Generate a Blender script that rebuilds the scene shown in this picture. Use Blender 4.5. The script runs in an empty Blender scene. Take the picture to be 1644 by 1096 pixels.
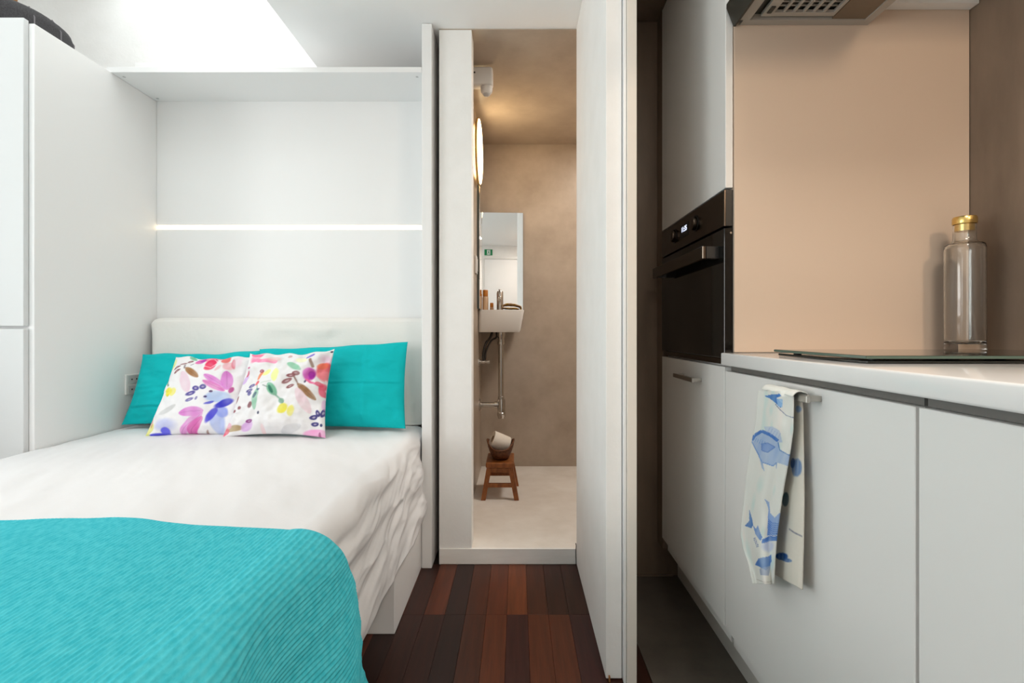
import bpy, bmesh, math, random
import numpy as np
from mathutils import Vector, Matrix, noise

random.seed(7)
SC = bpy.context.scene
COL = SC.collection

# ------------------------------------------------------------------ camera
F = 800.0                    # focal length in pixels of the 1644x1096 frame
CX, CY = 830.0, 532.0        # vanishing point of the depth lines
EYE = 0.955
cam = bpy.data.cameras.new('camera')
cam.sensor_width = 36.0
cam.lens = 36.0 * F / 1644.0
cam.shift_x = -(CX - 822.0) / 1644.0
cam.shift_y = (CY - 548.0) / 1644.0
cam.clip_start = 0.02
camo = bpy.data.objects.new('camera', cam)
COL.objects.link(camo)
camo.location = (0, 0, EYE)
camo.rotation_euler = (math.pi / 2, 0, 0)
SC.camera = camo

# ------------------------------------------------------------------ light
SC.view_settings.view_transform = 'Standard'
SC.view_settings.look = 'None'
SC.view_settings.exposure = 0.34
SC.view_settings.gamma = 1.0
SC.view_settings.use_curve_mapping = False
SC.cycles.diffuse_bounces = 6
SC.cycles.max_bounces = 10
SC.cycles.transmission_bounces = 12
SC.cycles.transparent_max_bounces = 16
SC.cycles.caustics_reflective = False
SC.cycles.caustics_refractive = False
SC.cycles.sample_clamp_indirect = 6.0

world = bpy.data.worlds.new('sky')
SC.world = world
world.use_nodes = True
bgn = world.node_tree.nodes['Background']
bgn.inputs[0].default_value = (0.95, 0.97, 1.0, 1)
bgn.inputs[1].default_value = 1.2


def area(name, loc, rot, sx, sy, power, color, spread=math.pi):
    l = bpy.data.lights.new(name, 'AREA')
    l.shape = 'RECTANGLE'
    l.size, l.size_y = sx, sy
    l.energy = power
    l.color = color
    l.spread = spread
    o = bpy.data.objects.new(name, l)
    COL.objects.link(o)
    o.location = loc
    o.rotation_euler = rot
    return o


# daylight through the skylight over the bed and the window behind the camera
area('skylight_daylight', (-1.40, 1.30, 3.16), (0, 0, 0), 0.85, 1.8, 11, (0.98, 0.99, 1.0))
area('window_daylight', (-1.98, -0.86, 1.25), (math.radians(99), 0, 0), 1.05, 1.5, 5.6, (1.0, 0.99, 0.985))
area('side_window_fill', (-2.86, 0.0, 1.30), (math.radians(119), 0, -math.pi / 2), 1.1, 1.4, 25, (1.0, 0.98, 0.975))  # added fill from an unseen left window, brightens the kitchen fronts
# unseen fill light added beside the camera, brightens duvet side and step
area('passage_fill', (0.62, 0.10, 2.19), (0, 0, 0), 0.35, 0.35, 10, (1.0, 0.91, 0.81))
# warm kitchen lamp behind the camera, on the counter side
area('kitchen_lamp', (1.06, -0.35, 1.93), (math.radians(68), 0, 0), 0.14, 0.14, 4.8, (1.0, 0.76, 0.54))
# unseen fill light, added to brighten the bathroom
area('bathroom_fill', (0.72, 2.50, 2.18), (0, 0, 0), 0.30, 0.30, 12, (1.0, 0.94, 0.87))


# ------------------------------------------------------------------ helpers
def lin(c):
    c = np.asarray(c, dtype=float) / 255.0
    return np.where(c <= 0.04045, c / 12.92, ((c + 0.055) / 1.055) ** 2.4)


def rgb(r, g, b):
    v = lin((r, g, b))
    return (float(v[0]), float(v[1]), float(v[2]), 1.0)


MATS = {}


def mat(name, color, rough=0.5, metal=0.0, spec=0.5, trans=0.0, ior=1.45, emit=None, estr=0.0, coat=0.0):
    if name in MATS:
        return MATS[name]
    m = bpy.data.materials.new(name)
    m.use_nodes = True
    b = m.node_tree.nodes['Principled BSDF']
    b.inputs['Base Color'].default_value = color
    b.inputs['Roughness'].default_value = rough
    b.inputs['Metallic'].default_value = metal
    b.inputs['Specular IOR Level'].default_value = spec
    b.inputs['Transmission Weight'].default_value = trans
    b.inputs['IOR'].default_value = ior
    b.inputs['Coat Weight'].default_value = coat
    if emit:
        b.inputs['Emission Color'].default_value = emit
        b.inputs['Emission Strength'].default_value = estr
    MATS[name] = m
    return m


def bsdf(m):
    return m.node_tree.nodes['Principled BSDF']


def nodes(m):
    return m.node_tree.nodes, m.node_tree.links


def add_noise(m, c1, c2, scale=(4, 4, 4), nscale=3.0, detail=5, rough_var=None, bump=0.0, bump_scale=None, lo=0.35, hi=0.65):
    N, L = nodes(m)
    tc = N.new('ShaderNodeTexCoord')
    mp = N.new('ShaderNodeMapping')
    mp.inputs['Scale'].default_value = scale
    L.new(tc.outputs['Object'], mp.inputs[0])
    nz = N.new('ShaderNodeTexNoise')
    nz.inputs['Scale'].default_value = nscale
    nz.inputs['Detail'].default_value = detail
    nz.inputs['Roughness'].default_value = 0.6
    L.new(mp.outputs[0], nz.inputs[0])
    cr = N.new('ShaderNodeValToRGB')
    cr.color_ramp.elements[0].position = lo
    cr.color_ramp.elements[1].position = hi
    cr.color_ramp.elements[0].color = c1
    cr.color_ramp.elements[1].color = c2
    L.new(nz.outputs[0], cr.inputs[0])
    L.new(cr.outputs[0], bsdf(m).inputs['Base Color'])
    if bump:
        bp = N.new('ShaderNodeBump')
        bp.inputs['Strength'].default_value = 1.0
        bp.inputs['Distance'].default_value = bump
        src = nz
        if bump_scale:
            src = N.new('ShaderNodeTexNoise')
            src.inputs['Scale'].default_value = bump_scale
            src.inputs['Detail'].default_value = 4
            L.new(tc.outputs['Object'], src.inputs[0])
        L.new(src.outputs[0], bp.inputs['Height'])
        L.new(bp.outputs[0], bsdf(m).inputs['Normal'])
    return m


def fabric_bump(m, scale, dist):
    N, L = nodes(m)
    tc = N.new('ShaderNodeTexCoord')
    nz = N.new('ShaderNodeTexNoise')
    nz.inputs['Scale'].default_value = scale
    nz.inputs['Detail'].default_value = 3
    L.new(tc.outputs['Object'], nz.inputs[0])
    bp = N.new('ShaderNodeBump')
    bp.inputs['Distance'].default_value = dist
    L.new(nz.outputs[0], bp.inputs['Height'])
    L.new(bp.outputs[0], bsdf(m).inputs['Normal'])


# ------------------------------------------------------------------ materials
M_wall = mat('white_paint', (0.83, 0.82, 0.80, 1), 0.75)
add_noise(M_wall, (0.86, 0.852, 0.835, 1), (0.895, 0.888, 0.875, 1), nscale=2.0, bump=0.0006, bump_scale=90)
M_ceil = mat('ceiling_paint', (0.93, 0.925, 0.92, 1), 0.8)
M_jamb_shade = mat('jamb_warm_shade', (0.80, 0.745, 0.675, 1), 0.6)  # dim warm light on the jamb is put into this colour
M_lam = mat('white_laminate', (0.86, 0.86, 0.86, 1), 0.38)
M_wardrobe = mat('pale_grey_door_laminate', (0.70, 0.715, 0.72, 1), 0.4)
M_lam_k = mat('kitchen_front_laminate', (0.83, 0.82, 0.80, 1), 0.36)
M_plinth = mat('plinth_laminate', (0.68, 0.65, 0.61, 1), 0.4)
M_warm_panel = mat('tall_unit_side_panel', (0.68, 0.535, 0.42, 1), 0.42)  # warm lamplight on the panel is mixed into its base colour
M_dark = mat('dark_gap', (0.02, 0.018, 0.015, 1), 0.8)
M_micro = mat('microcement_wall', (0.4, 0.33, 0.26, 1), 0.30)
add_noise(M_micro, rgb(166, 151, 135), rgb(192, 178, 162), nscale=1.1, detail=8, lo=0.3, hi=0.72)
M_microfloor = mat('microcement_floor', (0.6, 0.54, 0.47, 1), 0.42)
add_noise(M_microfloor, rgb(222, 215, 206), rgb(236, 231, 224), nscale=1.3, detail=7)
M_step = mat('microcement_step', (0.6, 0.58, 0.55, 1), 0.5)
add_noise(M_step, rgb(236, 233, 229), rgb(246, 244, 241), scale=(2, 6, 12), nscale=2.0, detail=8)
M_conc = mat('brown_concrete', (0.2, 0.16, 0.12, 1), 0.38)
add_noise(M_conc, rgb(106, 90, 76), rgb(136, 118, 102), scale=(4, 4, 1), nscale=1.6, detail=9, lo=0.3, hi=0.7)
M_kfloor = mat('kitchen_floor_grey', (0.1, 0.09, 0.08, 1), 0.42)
add_noise(M_kfloor, rgb(84, 77, 70), rgb(98, 90, 82), nscale=2.2, detail=7)
M_steel = mat('chrome', (0.62, 0.60, 0.57, 1), 0.18, 1.0)
M_brushed = mat('brushed_steel', (0.50, 0.47, 0.43, 1), 0.32, 1.0)
M_black = mat('black_plastic', (0.012, 0.011, 0.010, 1), 0.4)
M_ovenglass = mat('oven_black_glass', (0.008, 0.007, 0.006, 1), 0.06, spec=0.6)
M_ovensteel = mat('oven_tinted_steel', (0.12, 0.095, 0.075, 1), 0.22, 1.0)
M_whiteplastic = mat('white_plastic', (0.78, 0.77, 0.75, 1), 0.35)
M_ceramic = mat('white_ceramic', (0.80, 0.78, 0.75, 1), 0.08)
M_mirror = mat('mirror_silver', (0.92, 0.92, 0.91, 1), 0.01, 1.0)
M_mirroredge = mat('mirror_edge', (0.05, 0.06, 0.055, 1), 0.3)
M_counter = mat('worktop_white', (0.84, 0.83, 0.82, 1), 0.10)
M_glass = mat('clear_glass', (0.97, 0.985, 0.975, 1), 0.0, trans=1.0, ior=1.46)
M_hobglass = mat('hob_glass', (0.012, 0.016, 0.013, 1), 0.04, spec=0.7)
M_hobedge = mat('hob_glass_edge', (0.10, 0.15, 0.12, 1), 0.12)
M_gold = mat('gold_metal', (0.75, 0.52, 0.18, 1), 0.25, 1.0)
M_led = mat('led_strip', (1, 0.9, 0.7, 1), 0.5, emit=(1.0, 0.82, 0.56, 1), estr=1.7)
M_lampglow = mat('lamp_diffuser', (1, 0.9, 0.75, 1), 0.5, emit=(1.0, 0.74, 0.42, 1), estr=6.0)
M_display = mat('display_digits', (0.8, 0.85, 1, 1), 0.5, emit=(0.72, 0.78, 1.0, 1), estr=1.6)
M_teal = mat('teal_cotton', rgb(0, 184, 189), 0.75, spec=0.25)
fabric_bump(M_teal, 60, 0.0012)
M_sheet = mat('white_cotton', (0.78, 0.775, 0.785, 1), 0.8, spec=0.2)
fabric_bump(M_sheet, 28, 0.0008)
M_bolster = mat('cream_cotton', (0.82, 0.81, 0.78, 1), 0.85, spec=0.2)
fabric_bump(M_bolster, 24, 0.0025)
M_mattress = mat('mattress_ticking', (0.78, 0.77, 0.75, 1), 0.9)
M_wickerd = mat('wicker_brown', (0.14, 0.06, 0.025, 1), 0.55)
add_noise(M_wickerd, rgb(72, 40, 22), rgb(120, 72, 40), nscale=30, detail=3)
M_stool = mat('stool_wood', (0.2, 0.08, 0.03, 1), 0.4)
add_noise(M_stool, rgb(118, 66, 28), rgb(160, 96, 46), scale=(6, 6, 2), nscale=8, detail=5)
M_paper = mat('toilet_paper', (0.82, 0.76, 0.68, 1), 0.9)
M_card = mat('cardboard', (0.42, 0.30, 0.2, 1), 0.9)
M_felt = mat('charcoal_felt', (0.035, 0.033, 0.035, 1), 0.85)
add_noise(M_felt, (0.022, 0.021, 0.023, 1), (0.05, 0.047, 0.05, 1), nscale=60, detail=3)
M_feltseam = mat('grey_seam', (0.16, 0.15, 0.16, 1), 0.8)
M_leather = mat('brown_leather', rgb(150, 100, 55), 0.6)
M_hose = mat('braided_hose', (0.06, 0.055, 0.05, 1), 0.35, 0.6)
M_beigebottle = mat('beige_bottle', rgb(206, 172, 138), 0.35)
M_orange = mat('orange_cap', rgb(196, 122, 46), 0.35)
M_green = mat('exit_green', rgb(0, 128, 76), 0.4)
M_signwhite = mat('sign_white', (0.85, 0.87, 0.85, 1), 0.4)
M_hoodgrey = mat('hood_grey', rgb(170, 162, 152), 0.4)
M_hooddark = mat('hood_dark', (0.035, 0.032, 0.025, 1), 0.3)
M_taupe = mat('hood_light_cover', rgb(112, 94, 76), 0.3)
M_gapshade = mat('gap_shade_grey', (0.17, 0.16, 0.15, 1), 0.5)  # dark grey stands in for the shade in the door gaps
M_socket = mat('socket_grey', (0.55, 0.55, 0.55, 1), 0.4)


def glass_pane_mat():
    m = bpy.data.materials.new('window_glass')
    m.use_nodes = True
    N, L = nodes(m)
    N.clear()
    out = N.new('ShaderNodeOutputMaterial')
    mx = N.new('ShaderNodeMixShader')
    mx.inputs[0].default_value = 0.06
    t = N.new('ShaderNodeBsdfTransparent')
    t.inputs[0].default_value = (0.97, 0.99, 0.98, 1)
    g = N.new('ShaderNodeBsdfGlossy')
    g.inputs['Roughness'].default_value = 0.02
    L.new(t.outputs[0], mx.inputs[1])
    L.new(g.outputs[0], mx.inputs[2])
    L.new(mx.outputs[0], out.inputs[0])
    return m


M_pane = glass_pane_mat()

# plank wood, several tones of the same timber
WOOD = {
    'darkest': (44, 23, 17), 'dark': (56, 29, 21), 'brown': (74, 38, 24), 'mid': (92, 46, 28),
    'light': (98, 50, 31), 'orange': (110, 57, 32), 'purple': (62, 31, 29),
}
M_wood = {}
for k, c in WOOD.items():
    c = tuple(v * 0.9 for v in c)
    m = mat('plank_' + k, rgb(*c), 0.38, spec=0.35)
    add_noise(m, rgb(*[v * 0.80 for v in c]), rgb(*[min(255, v * 1.22) for v in c]), scale=(38, 2.2, 2),
              nscale=1.6, detail=8, lo=0.28, hi=0.74, bump=0.0004)
    M_wood[k] = m
M_gap = mat('plank_joint', rgb(24, 14, 11), 0.7)


def attr_mat(name, rough=0.75, bump=0.0012, scale=45):
    m = mat(name, (1, 1, 1, 1), rough, spec=0.2)
    fabric_bump(m, scale, bump)
    N, L = nodes(m)
    a = N.new('ShaderNodeAttribute')
    a.attribute_name = 'print'
    L.new(a.outputs['Color'], bsdf(m).inputs['Base Color'])
    return m


M_floral = attr_mat('floral_print_cotton')
M_fish = attr_mat('fish_print_linen', 0.8, 0.0008, 80)


# ------------------------------------------------------------------ objects
def worldloc(o):
    v = Vector((0, 0, 0))
    while o is not None:
        v = v + o.location
        o = o.parent
    return v


def thing(name, label, cat, loc, group=None):
    o = bpy.data.objects.new(name, None)
    COL.objects.link(o)
    o.location = loc
    o.empty_display_size = 0.05
    o['label'] = label
    o['category'] = cat
    if group:
        o['group'] = group
    return o


def tag(o, label, cat, group=None):
    o['label'] = label
    o['category'] = cat
    if group:
        o['group'] = group
    return o


def obj(name, bm, material, parent=None, smooth=False, label=None):
    """links bm (world coordinates) as one mesh object below parent"""
    me = bpy.data.meshes.new(name)
    vs = [v.co for v in bm.verts]
    if parent is not None:
        org = worldloc(parent)
        loc = Vector((0, 0, 0))
    else:
        xs = [v.x for v in vs]; ys = [v.y for v in vs]; zs = [v.z for v in vs]
        org = Vector(((min(xs) + max(xs)) / 2, (min(ys) + max(ys)) / 2, min(zs)))
        loc = org.copy()
    bmesh.ops.recalc_face_normals(bm, faces=bm.faces)
    bmesh.ops.translate(bm, verts=bm.verts, vec=-org)
    bm.to_mesh(me)
    bm.free()
    if smooth is True:
        for p in me.polygons:
            p.use_smooth = True
    elif smooth:
        for p in me.polygons:
            p.use_smooth = True
        me.set_sharp_from_angle(angle=smooth)
    mats = material if isinstance(material, (list, tuple)) else [material]
    for m in mats:
        me.materials.append(m)
    o = bpy.data.objects.new(name, me)
    COL.objects.link(o)
    o.location = loc
    if parent is not None:
        o.parent = parent
    if label:
        o['label'] = label
    return o


def struct(o):
    o['kind'] = 'structure'
    return o


def box(bm, x0, x1, y0, y1, z0, z1, bevel=0.0, seg=2):
    vs = [bm.verts.new(p) for p in ((x0, y0, z0), (x1, y0, z0), (x1, y1, z0), (x0, y1, z0),
                                    (x0, y0, z1), (x1, y0, z1), (x1, y1, z1), (x0, y1, z1))]
    fs = [bm.faces.new([vs[i] for i in f]) for f in
          ((0, 3, 2, 1), (4, 5, 6, 7), (0, 1, 5, 4), (1, 2, 6, 5), (2, 3, 7, 6), (3, 0, 4, 7))]
    if bevel:
        es = set()
        for f in fs:
            es.update(f.edges)
        bmesh.ops.bevel(bm, geom=list(es), offset=bevel, segments=seg, affect='EDGES', profile=0.5)
    return bm


def B(x0, x1, y0, y1, z0, z1, bevel=0.0, seg=2):
    return box(bmesh.new(), x0, x1, y0, y1, z0, z1, bevel, seg)


def prism(bm, pts, axis, a0, a1):
    """extrude polygon pts (2-d) along axis from a0 to a1"""
    def P(p, a):
        if axis == 'x':
            return (a, p[0], p[1])
        if axis == 'y':
            return (p[0], a, p[1])
        return (p[0], p[1], a)
    A = [bm.verts.new(P(p, a0)) for p in pts]
    C = [bm.verts.new(P(p, a1)) for p in pts]
    n = len(pts)
    bm.faces.new(A)
    bm.faces.new(list(reversed(C)))
    for i in range(n):
        bm.faces.new((A[i], C[i], C[(i + 1) % n], A[(i + 1) % n]))
    return bm


def lathe(bm, prof, center, axis='z', seg=32):
    """prof: list of (radius, height)"""
    rings = []
    for r, h in prof:
        ring = []
        if r < 1e-6:
            ring = [None]
        for k in range(seg if r >= 1e-6 else 0):
            a = 2 * math.pi * k / seg
            c, s = r * math.cos(a), r * math.sin(a)
            ring.append((c, s, h))
        if r < 1e-6:
            ring = [(0, 0, h)]
        vs = []
        for (x, y, z) in ring:
            if axis == 'z':
                q = (x, y, z)
            elif axis == 'x':
                q = (z, x, y)
            else:
                q = (x, z, y)
            vs.append(bm.verts.new((q[0] + center[0], q[1] + center[1], q[2] + center[2])))
        rings.append(vs)
    for a, b in zip(rings[:-1], rings[1:]):
        if len(a) == 1 and len(b) == 1:
            continue
        for k in range(seg):
            k2 = (k + 1) % seg
            if len(a) == 1:
                bm.faces.new((a[0], b[k], b[k2]))
            elif len(b) == 1:
                bm.faces.new((a[k], b[0], a[k2]))
            else:
                bm.faces.new((a[k], b[k], b[k2], a[k2]))
    return bm


def LT(prof, center, axis='z', seg=32):
    return lathe(bmesh.new(), prof, center, axis, seg)


def tube(bm, pts, r, seg=12):
    pts = [Vector(p) for p in pts]
    rings = []
    up = Vector((0.13, 0.37, 0.92)).normalized()
    for i, p in enumerate(pts):
        d = (pts[min(i + 1, len(pts) - 1)] - pts[max(i - 1, 0)]).normalized()
        s = d.cross(up)
        if s.length < 1e-3:
            s = d.cross(Vector((1, 0, 0)))
        s.normalize()
        t = s.cross(d).normalized()
        rr = r[i] if isinstance(r, (list, tuple)) else r
        rings.append([bm.verts.new(p + s * (rr * math.cos(2 * math.pi * k / seg)) + t * (rr * math.sin(2 * math.pi * k / seg))) for k in range(seg)])
    for a, b in zip(rings[:-1], rings[1:]):
        for k in range(seg):
            bm.faces.new((a[k], b[k], b[(k + 1) % seg], a[(k + 1) % seg]))
    bm.faces.new(rings[0])
    bm.faces.new(list(reversed(rings[-1])))
    return bm


def spline(ctrl, n):
    """Catmull-Rom through control points"""
    c = [Vector(p) for p in ctrl]
    c = [c[0] * 2 - c[1]] + c + [c[-1] * 2 - c[-2]]
    out = []
    segs = len(c) - 3
    for i in range(n + 1):
        t = i / n * segs
        k = min(int(t), segs - 1)
        f = t - k
        p0, p1, p2, p3 = c[k:k + 4]
        out.append(0.5 * ((2 * p1) + (p2 - p0) * f + (2 * p0 - 5 * p1 + 4 * p2 - p3) * f * f + (3 * p1 - p0 - 3 * p2 + p3) * f ** 3))
    return out


def grid_obj(name, P, material, parent=None, thick=0.0, colors=None, closed_back=None):
    """P: array (nu, nv, 3) of world points -> mesh (quads), optional thickness by solidify"""
    nu, nv = P.shape[:2]
    pts = P.reshape(-1, 3)
    if parent is not None:
        org = np.array(worldloc(parent)); loc = (0, 0, 0)
    else:
        org = np.array([(pts[:, 0].min() + pts[:, 0].max()) / 2, (pts[:, 1].min() + pts[:, 1].max()) / 2, pts[:, 2].min()])
        loc = tuple(org)
    idx = np.arange(nu * nv).reshape(nu, nv)
    q = np.stack([idx[:-1, :-1], idx[1:, :-1], idx[1:, 1:], idx[:-1, 1:]], -1).reshape(-1, 4)
    me = bpy.data.meshes.new(name)
    me.from_pydata((pts - org).tolist(), [], q.tolist())
    me.polygons.foreach_set('use_smooth', [True] * len(me.polygons))
    if colors is not None:
        at = me.color_attributes.new('print', 'FLOAT_COLOR', 'POINT')
        c4 = np.concatenate([colors.reshape(-1, 3), np.ones((nu * nv, 1))], 1)
        at.data.foreach_set('color', c4.astype(np.float32).ravel())
    me.materials.append(material)
    me.update()
    o = bpy.data.objects.new(name, me)
    COL.objects.link(o)
    o.location = loc
    if parent is not None:
        o.parent = parent
    if thick:
        s = o.modifiers.new('thickness', 'SOLIDIFY')
        s.thickness = thick
        s.offset = -1
    return o


def text_mesh(body, size, M, material, name, parent):
    cu = bpy.data.curves.new('lettering', 'FONT')
    cu.body = body
    cu.size = size
    cu.align_x = 'CENTER'
    cu.align_y = 'CENTER'
    cu.extrude = 0.0002
    t = bpy.data.objects.new('lettering', cu)
    COL.objects.link(t)
    dg = bpy.context.evaluated_depsgraph_get()
    me = bpy.data.meshes.new_from_object(t.evaluated_get(dg))
    bpy.data.objects.remove(t)
    bm = bmesh.new()
    bm.from_mesh(me)
    bpy.data.meshes.remove(me)
    bmesh.ops.transform(bm, matrix=M, verts=bm.verts)
    return obj(name, bm, material, parent)


def fbm(x, y, z, oct=3):
    v, a, f = 0.0, 1.0, 1.0
    for _ in range(oct):
        v += a * noise.noise((x * f, y * f, z * f))
        a *= 0.5
        f *= 2.0
    return v


def wx(px, Y):
    return (px - CX) * Y / F


def wz(py, Y):
    return EYE - (py - CY) * Y / F


# ================================================================== SETTING
CEIL = 2.20
XL, XR = -2.70, 1.18          # room side walls
YB, YN = -0.70, 2.36          # wall behind the camera, wall behind the bed
SHX = -0.942                  # right edge of the skylight shaft
ROOF = 3.10

# timber floor with separate planks
PW, GAP = 0.07, 0.0007
floor = struct(obj('floor', B(XL, 0.369, YB, 2.048, -0.06, -0.010), M_gap))
plank_cache = {}
front_tones = {-6: 'dark', -5: 'dark', -4: 'darkest', -3: 'brown', -2: 'light', -1: 'purple', 0: 'mid', 1: 'mid', 2: 'purple', 3: 'dark', 4: 'dark'}
back_tones = {-6: 'dark', -5: 'mid', -4: 'darkest', -3: 'brown', -2: 'mid', -1: 'orange', 0: 'brown', 1: 'dark', 2: 'dark', 3: 'dark', 4: 'dark'}
rows = [(1.682, 2.047), (0.55, 1.682), (-0.60, 0.55)]
for ri, (ya, yb) in enumerate(rows):
    for k in range(-24, 5):
        xa = 0.036 + PW * k
        xb = min(xa + PW, 0.3685)
        if xb - xa < 0.02 or (ri == 2 and k < -12):
            continue
        tone = (back_tones if ri == 0 else front_tones).get(k) if ri < 2 else None
        if tone is None:
            tone = random.choice(list(WOOD))
        key = (tone, round(yb - ya, 3), round(xb - xa, 3))
        off = Vector(((xa + xb) / 2, (ya + yb) / 2, -0.010))
        if key not in plank_cache:
            hx, hy = (xb - xa) / 2 - GAP / 2, (yb - ya) / 2 - GAP / 2
            bm = B(-hx, hx, -hy, hy, 0.0, 0.0099, 0.0004, 1)
            me = bpy.data.meshes.new('plank')
            bm.to_mesh(me)
            bm.free()
            me.materials.append(M_wood[tone])
            plank_cache[key] = me
        o = bpy.data.objects.new('plank', plank_cache[key])
        COL.objects.link(o)
        o.parent = floor
        o.location = off - floor.location
struct(obj('floor_kitchen', B(0.3695, 1.30, YB, 1.95, -0.06, -0.001), M_kfloor))
bm = B(-0.3195, 0.90, 2.052, 3.30, -0.02, 0.064, 0.003, 1)
fb = struct(obj('floor_bathroom', bm, M_microfloor))
bm = B(-0.3195, 0.2435, 2.0445, 2.0518, 0.0, 0.0642, 0.0015, 1)
struct(obj('trim_1', bm, M_step))
# dark crack between the step and the partition
bm = tube(bmesh.new(), spline([(0.2405, 2.0425, 0.088), (0.2425, 2.0425, 0.076), (0.2412, 2.0425, 0.05), (0.2425, 2.0425, 0.002)], 14), 0.0017, 6)
tag(obj('cable', bm, M_black), 'thin black cable end running down beside the bathroom step', 'cable')

struct(obj('floor_slab', B(XL - 0.1, 1.40, YB - 0.1, 3.40, -0.14, -0.061), M_gap))
struct(obj('floor_alcove', B(-0.3445, -0.3205, 2.0485, YN, -0.06, -0.001), M_gap))
# ceilings
bm = B(SHX, XR + 0.12, YB - 0.1, 2.05, CEIL, CEIL + 0.10)
box(bm, XL - 0.1, SHX, YB - 0.1, 0.30, CEIL, CEIL + 0.10)
box(bm, SHX, -0.32, 2.05, YN, CEIL, CEIL + 0.10)
struct(obj('ceiling', bm, M_ceil))
bm = B(-0.32, 1.0, 2.05, 3.40, CEIL - 0.004, CEIL + 0.10)
struct(obj('ceiling_bathroom', bm, M_micro))
# dark lowered kitchen ceiling
bm = B(0.33, XR, 1.30, 1.95, 2.166, CEIL - 0.001)
struct(obj('ceiling_kitchen', bm, M_conc))

# walls
struct(obj('wall_back', B(XL, -0.322, YN, YN + 0.1, 0, ROOF), M_wall))
LY0, LY1, LZ0, LZ1 = -0.60, 0.60, 0.55, 2.05
bm = bmesh.new()
box(bm, XL - 0.1, XL, YB, LY0, 0, ROOF)
box(bm, XL - 0.1, XL, LY1, YN, 0, ROOF)
box(bm, XL - 0.1, XL, LY0, LY1, 0, LZ0)
box(bm, XL - 0.1, XL, LY0, LY1, LZ1, ROOF)
struct(obj('wall_left', bm, M_wall))
w = struct(obj('window_fill_left', B(XL - 0.053, XL - 0.047, LY0 + 0.05, LY1 - 0.05, LZ0 + 0.05, LZ1 - 0.05), M_pane))  # unseen window, added to let fill light reach the kitchen fronts
bm = bmesh.new()
box(bm, XL - 0.08, XL - 0.02, LY0, LY0 + 0.05, LZ0, LZ1)
box(bm, XL - 0.08, XL - 0.02, LY1 - 0.05, LY1, LZ0, LZ1)
box(bm, XL - 0.08, XL - 0.02, LY0 + 0.05, LY1 - 0.05, LZ0, LZ0 + 0.05)
box(bm, XL - 0.08, XL - 0.02, LY0 + 0.05, LY1 - 0.05, LZ1 - 0.05, LZ1)
obj('window_frame', bm, M_whiteplastic, w)
# skylight shaft cheeks
struct(obj('wall_shaft_right', B(SHX, SHX + 0.08, 0.30, YN, CEIL + 0.10, ROOF), M_wall))
struct(obj('wall_light_block', B(-1.95, -1.87, 0.30, YN, 2.62, ROOF), M_wall))  # unseen cheek, added to keep skylight off the wall further left
struct(obj('ceiling_light_block', B(XL, -1.95, 0.30, YN, 2.62, 2.70), M_ceil))  # unseen soffit, added to dim the wall above the wardrobe
struct(obj('wall_shaft_front', B(XL, SHX, 0.22, 0.30, CEIL + 0.10, ROOF), M_wall))
# roof with the skylight opening
bm = bmesh.new()
SX0, SX1, SY0, SY1 = -1.86, -0.95, 0.36, 2.27
box(bm, XL, SX0, 0.22, YN, ROOF, ROOF + 0.08)
box(bm, SX1, SHX + 0.08, 0.22, YN, ROOF, ROOF + 0.08)
box(bm, SX0, SX1, 0.22, SY0, ROOF, ROOF + 0.08)
box(bm, SX0, SX1, SY1, YN, ROOF, ROOF + 0.08)
struct(obj('ceiling_shaft', bm, M_wall))
w = struct(obj('window_1', B(SX0 + 0.03, SX1 - 0.03, SY0 + 0.03, SY1 - 0.03, ROOF + 0.03, ROOF + 0.036), M_pane))
bm = bmesh.new()
box(bm, SX0, SX0 + 0.03, SY0, SY1, ROOF, ROOF + 0.06)
box(bm, SX1 - 0.03, SX1, SY0, SY1, ROOF, ROOF + 0.06)
box(bm, SX0 + 0.03, SX1 - 0.03, SY0, SY0 + 0.03, ROOF, ROOF + 0.06)
box(bm, SX0 + 0.03, SX1 - 0.03, SY1 - 0.03, SY1, ROOF, ROOF + 0.06)
obj('window_frame', bm, M_whiteplastic, w)
# thin reveal trim at the foot of the shaft wall
struct(obj('trim_2', B(-1.80, SHX, YN - 0.012, YN - 0.001, 2.200, 2.222), M_ceil))

# wall behind the camera: window towards the bed, entry door beside it
WX0, WX1, WZ0, WZ1 = -2.56, -1.40, 0.45, 2.02
DX0, DX1, DZ = 0.02, 0.62, 2.005
bm = bmesh.new()
box(bm, XL - 0.1, WX0, YB - 0.1, YB, 0, CEIL)
box(bm, WX0, WX1, YB - 0.1, YB, 0, WZ0)
box(bm, WX0, WX1, YB - 0.1, YB, WZ1, CEIL)
box(bm, WX1, XR + 0.12, YB - 0.1, YB, 0, CEIL)
struct(obj('wall_front', bm, M_wall))
w = struct(obj('window_2', B(WX0 + 0.05, WX1 - 0.05, YB - 0.053, YB - 0.047, WZ0 + 0.05, WZ1 - 0.05), M_pane))
bm = bmesh.new()
box(bm, WX0, WX0 + 0.05, YB - 0.08, YB - 0.02, WZ0, WZ1)
box(bm, WX1 - 0.05, WX1, YB - 0.08, YB - 0.02, WZ0, WZ1)
box(bm, WX0 + 0.05, WX1 - 0.05, YB - 0.08, YB - 0.02, WZ0, WZ0 + 0.05)
box(bm, WX0 + 0.05, WX1 - 0.05, YB - 0.08, YB - 0.02, WZ1 - 0.05, WZ1)
obj('window_frame', bm, M_whiteplastic, w)
d = struct(obj('door_1', B(DX0, DX1, YB + 0.0005, YB + 0.012, 0.004, DZ, 0.003, 1), M_lam))
bm = bmesh.new()
box(bm, DX0 - 0.03, DX0 - 0.002, YB + 0.001, YB + 0.02, 0, DZ + 0.04)
box(bm, DX1 + 0.002, DX1 + 0.03, YB + 0.001, YB + 0.02, 0, DZ + 0.04)
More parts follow.
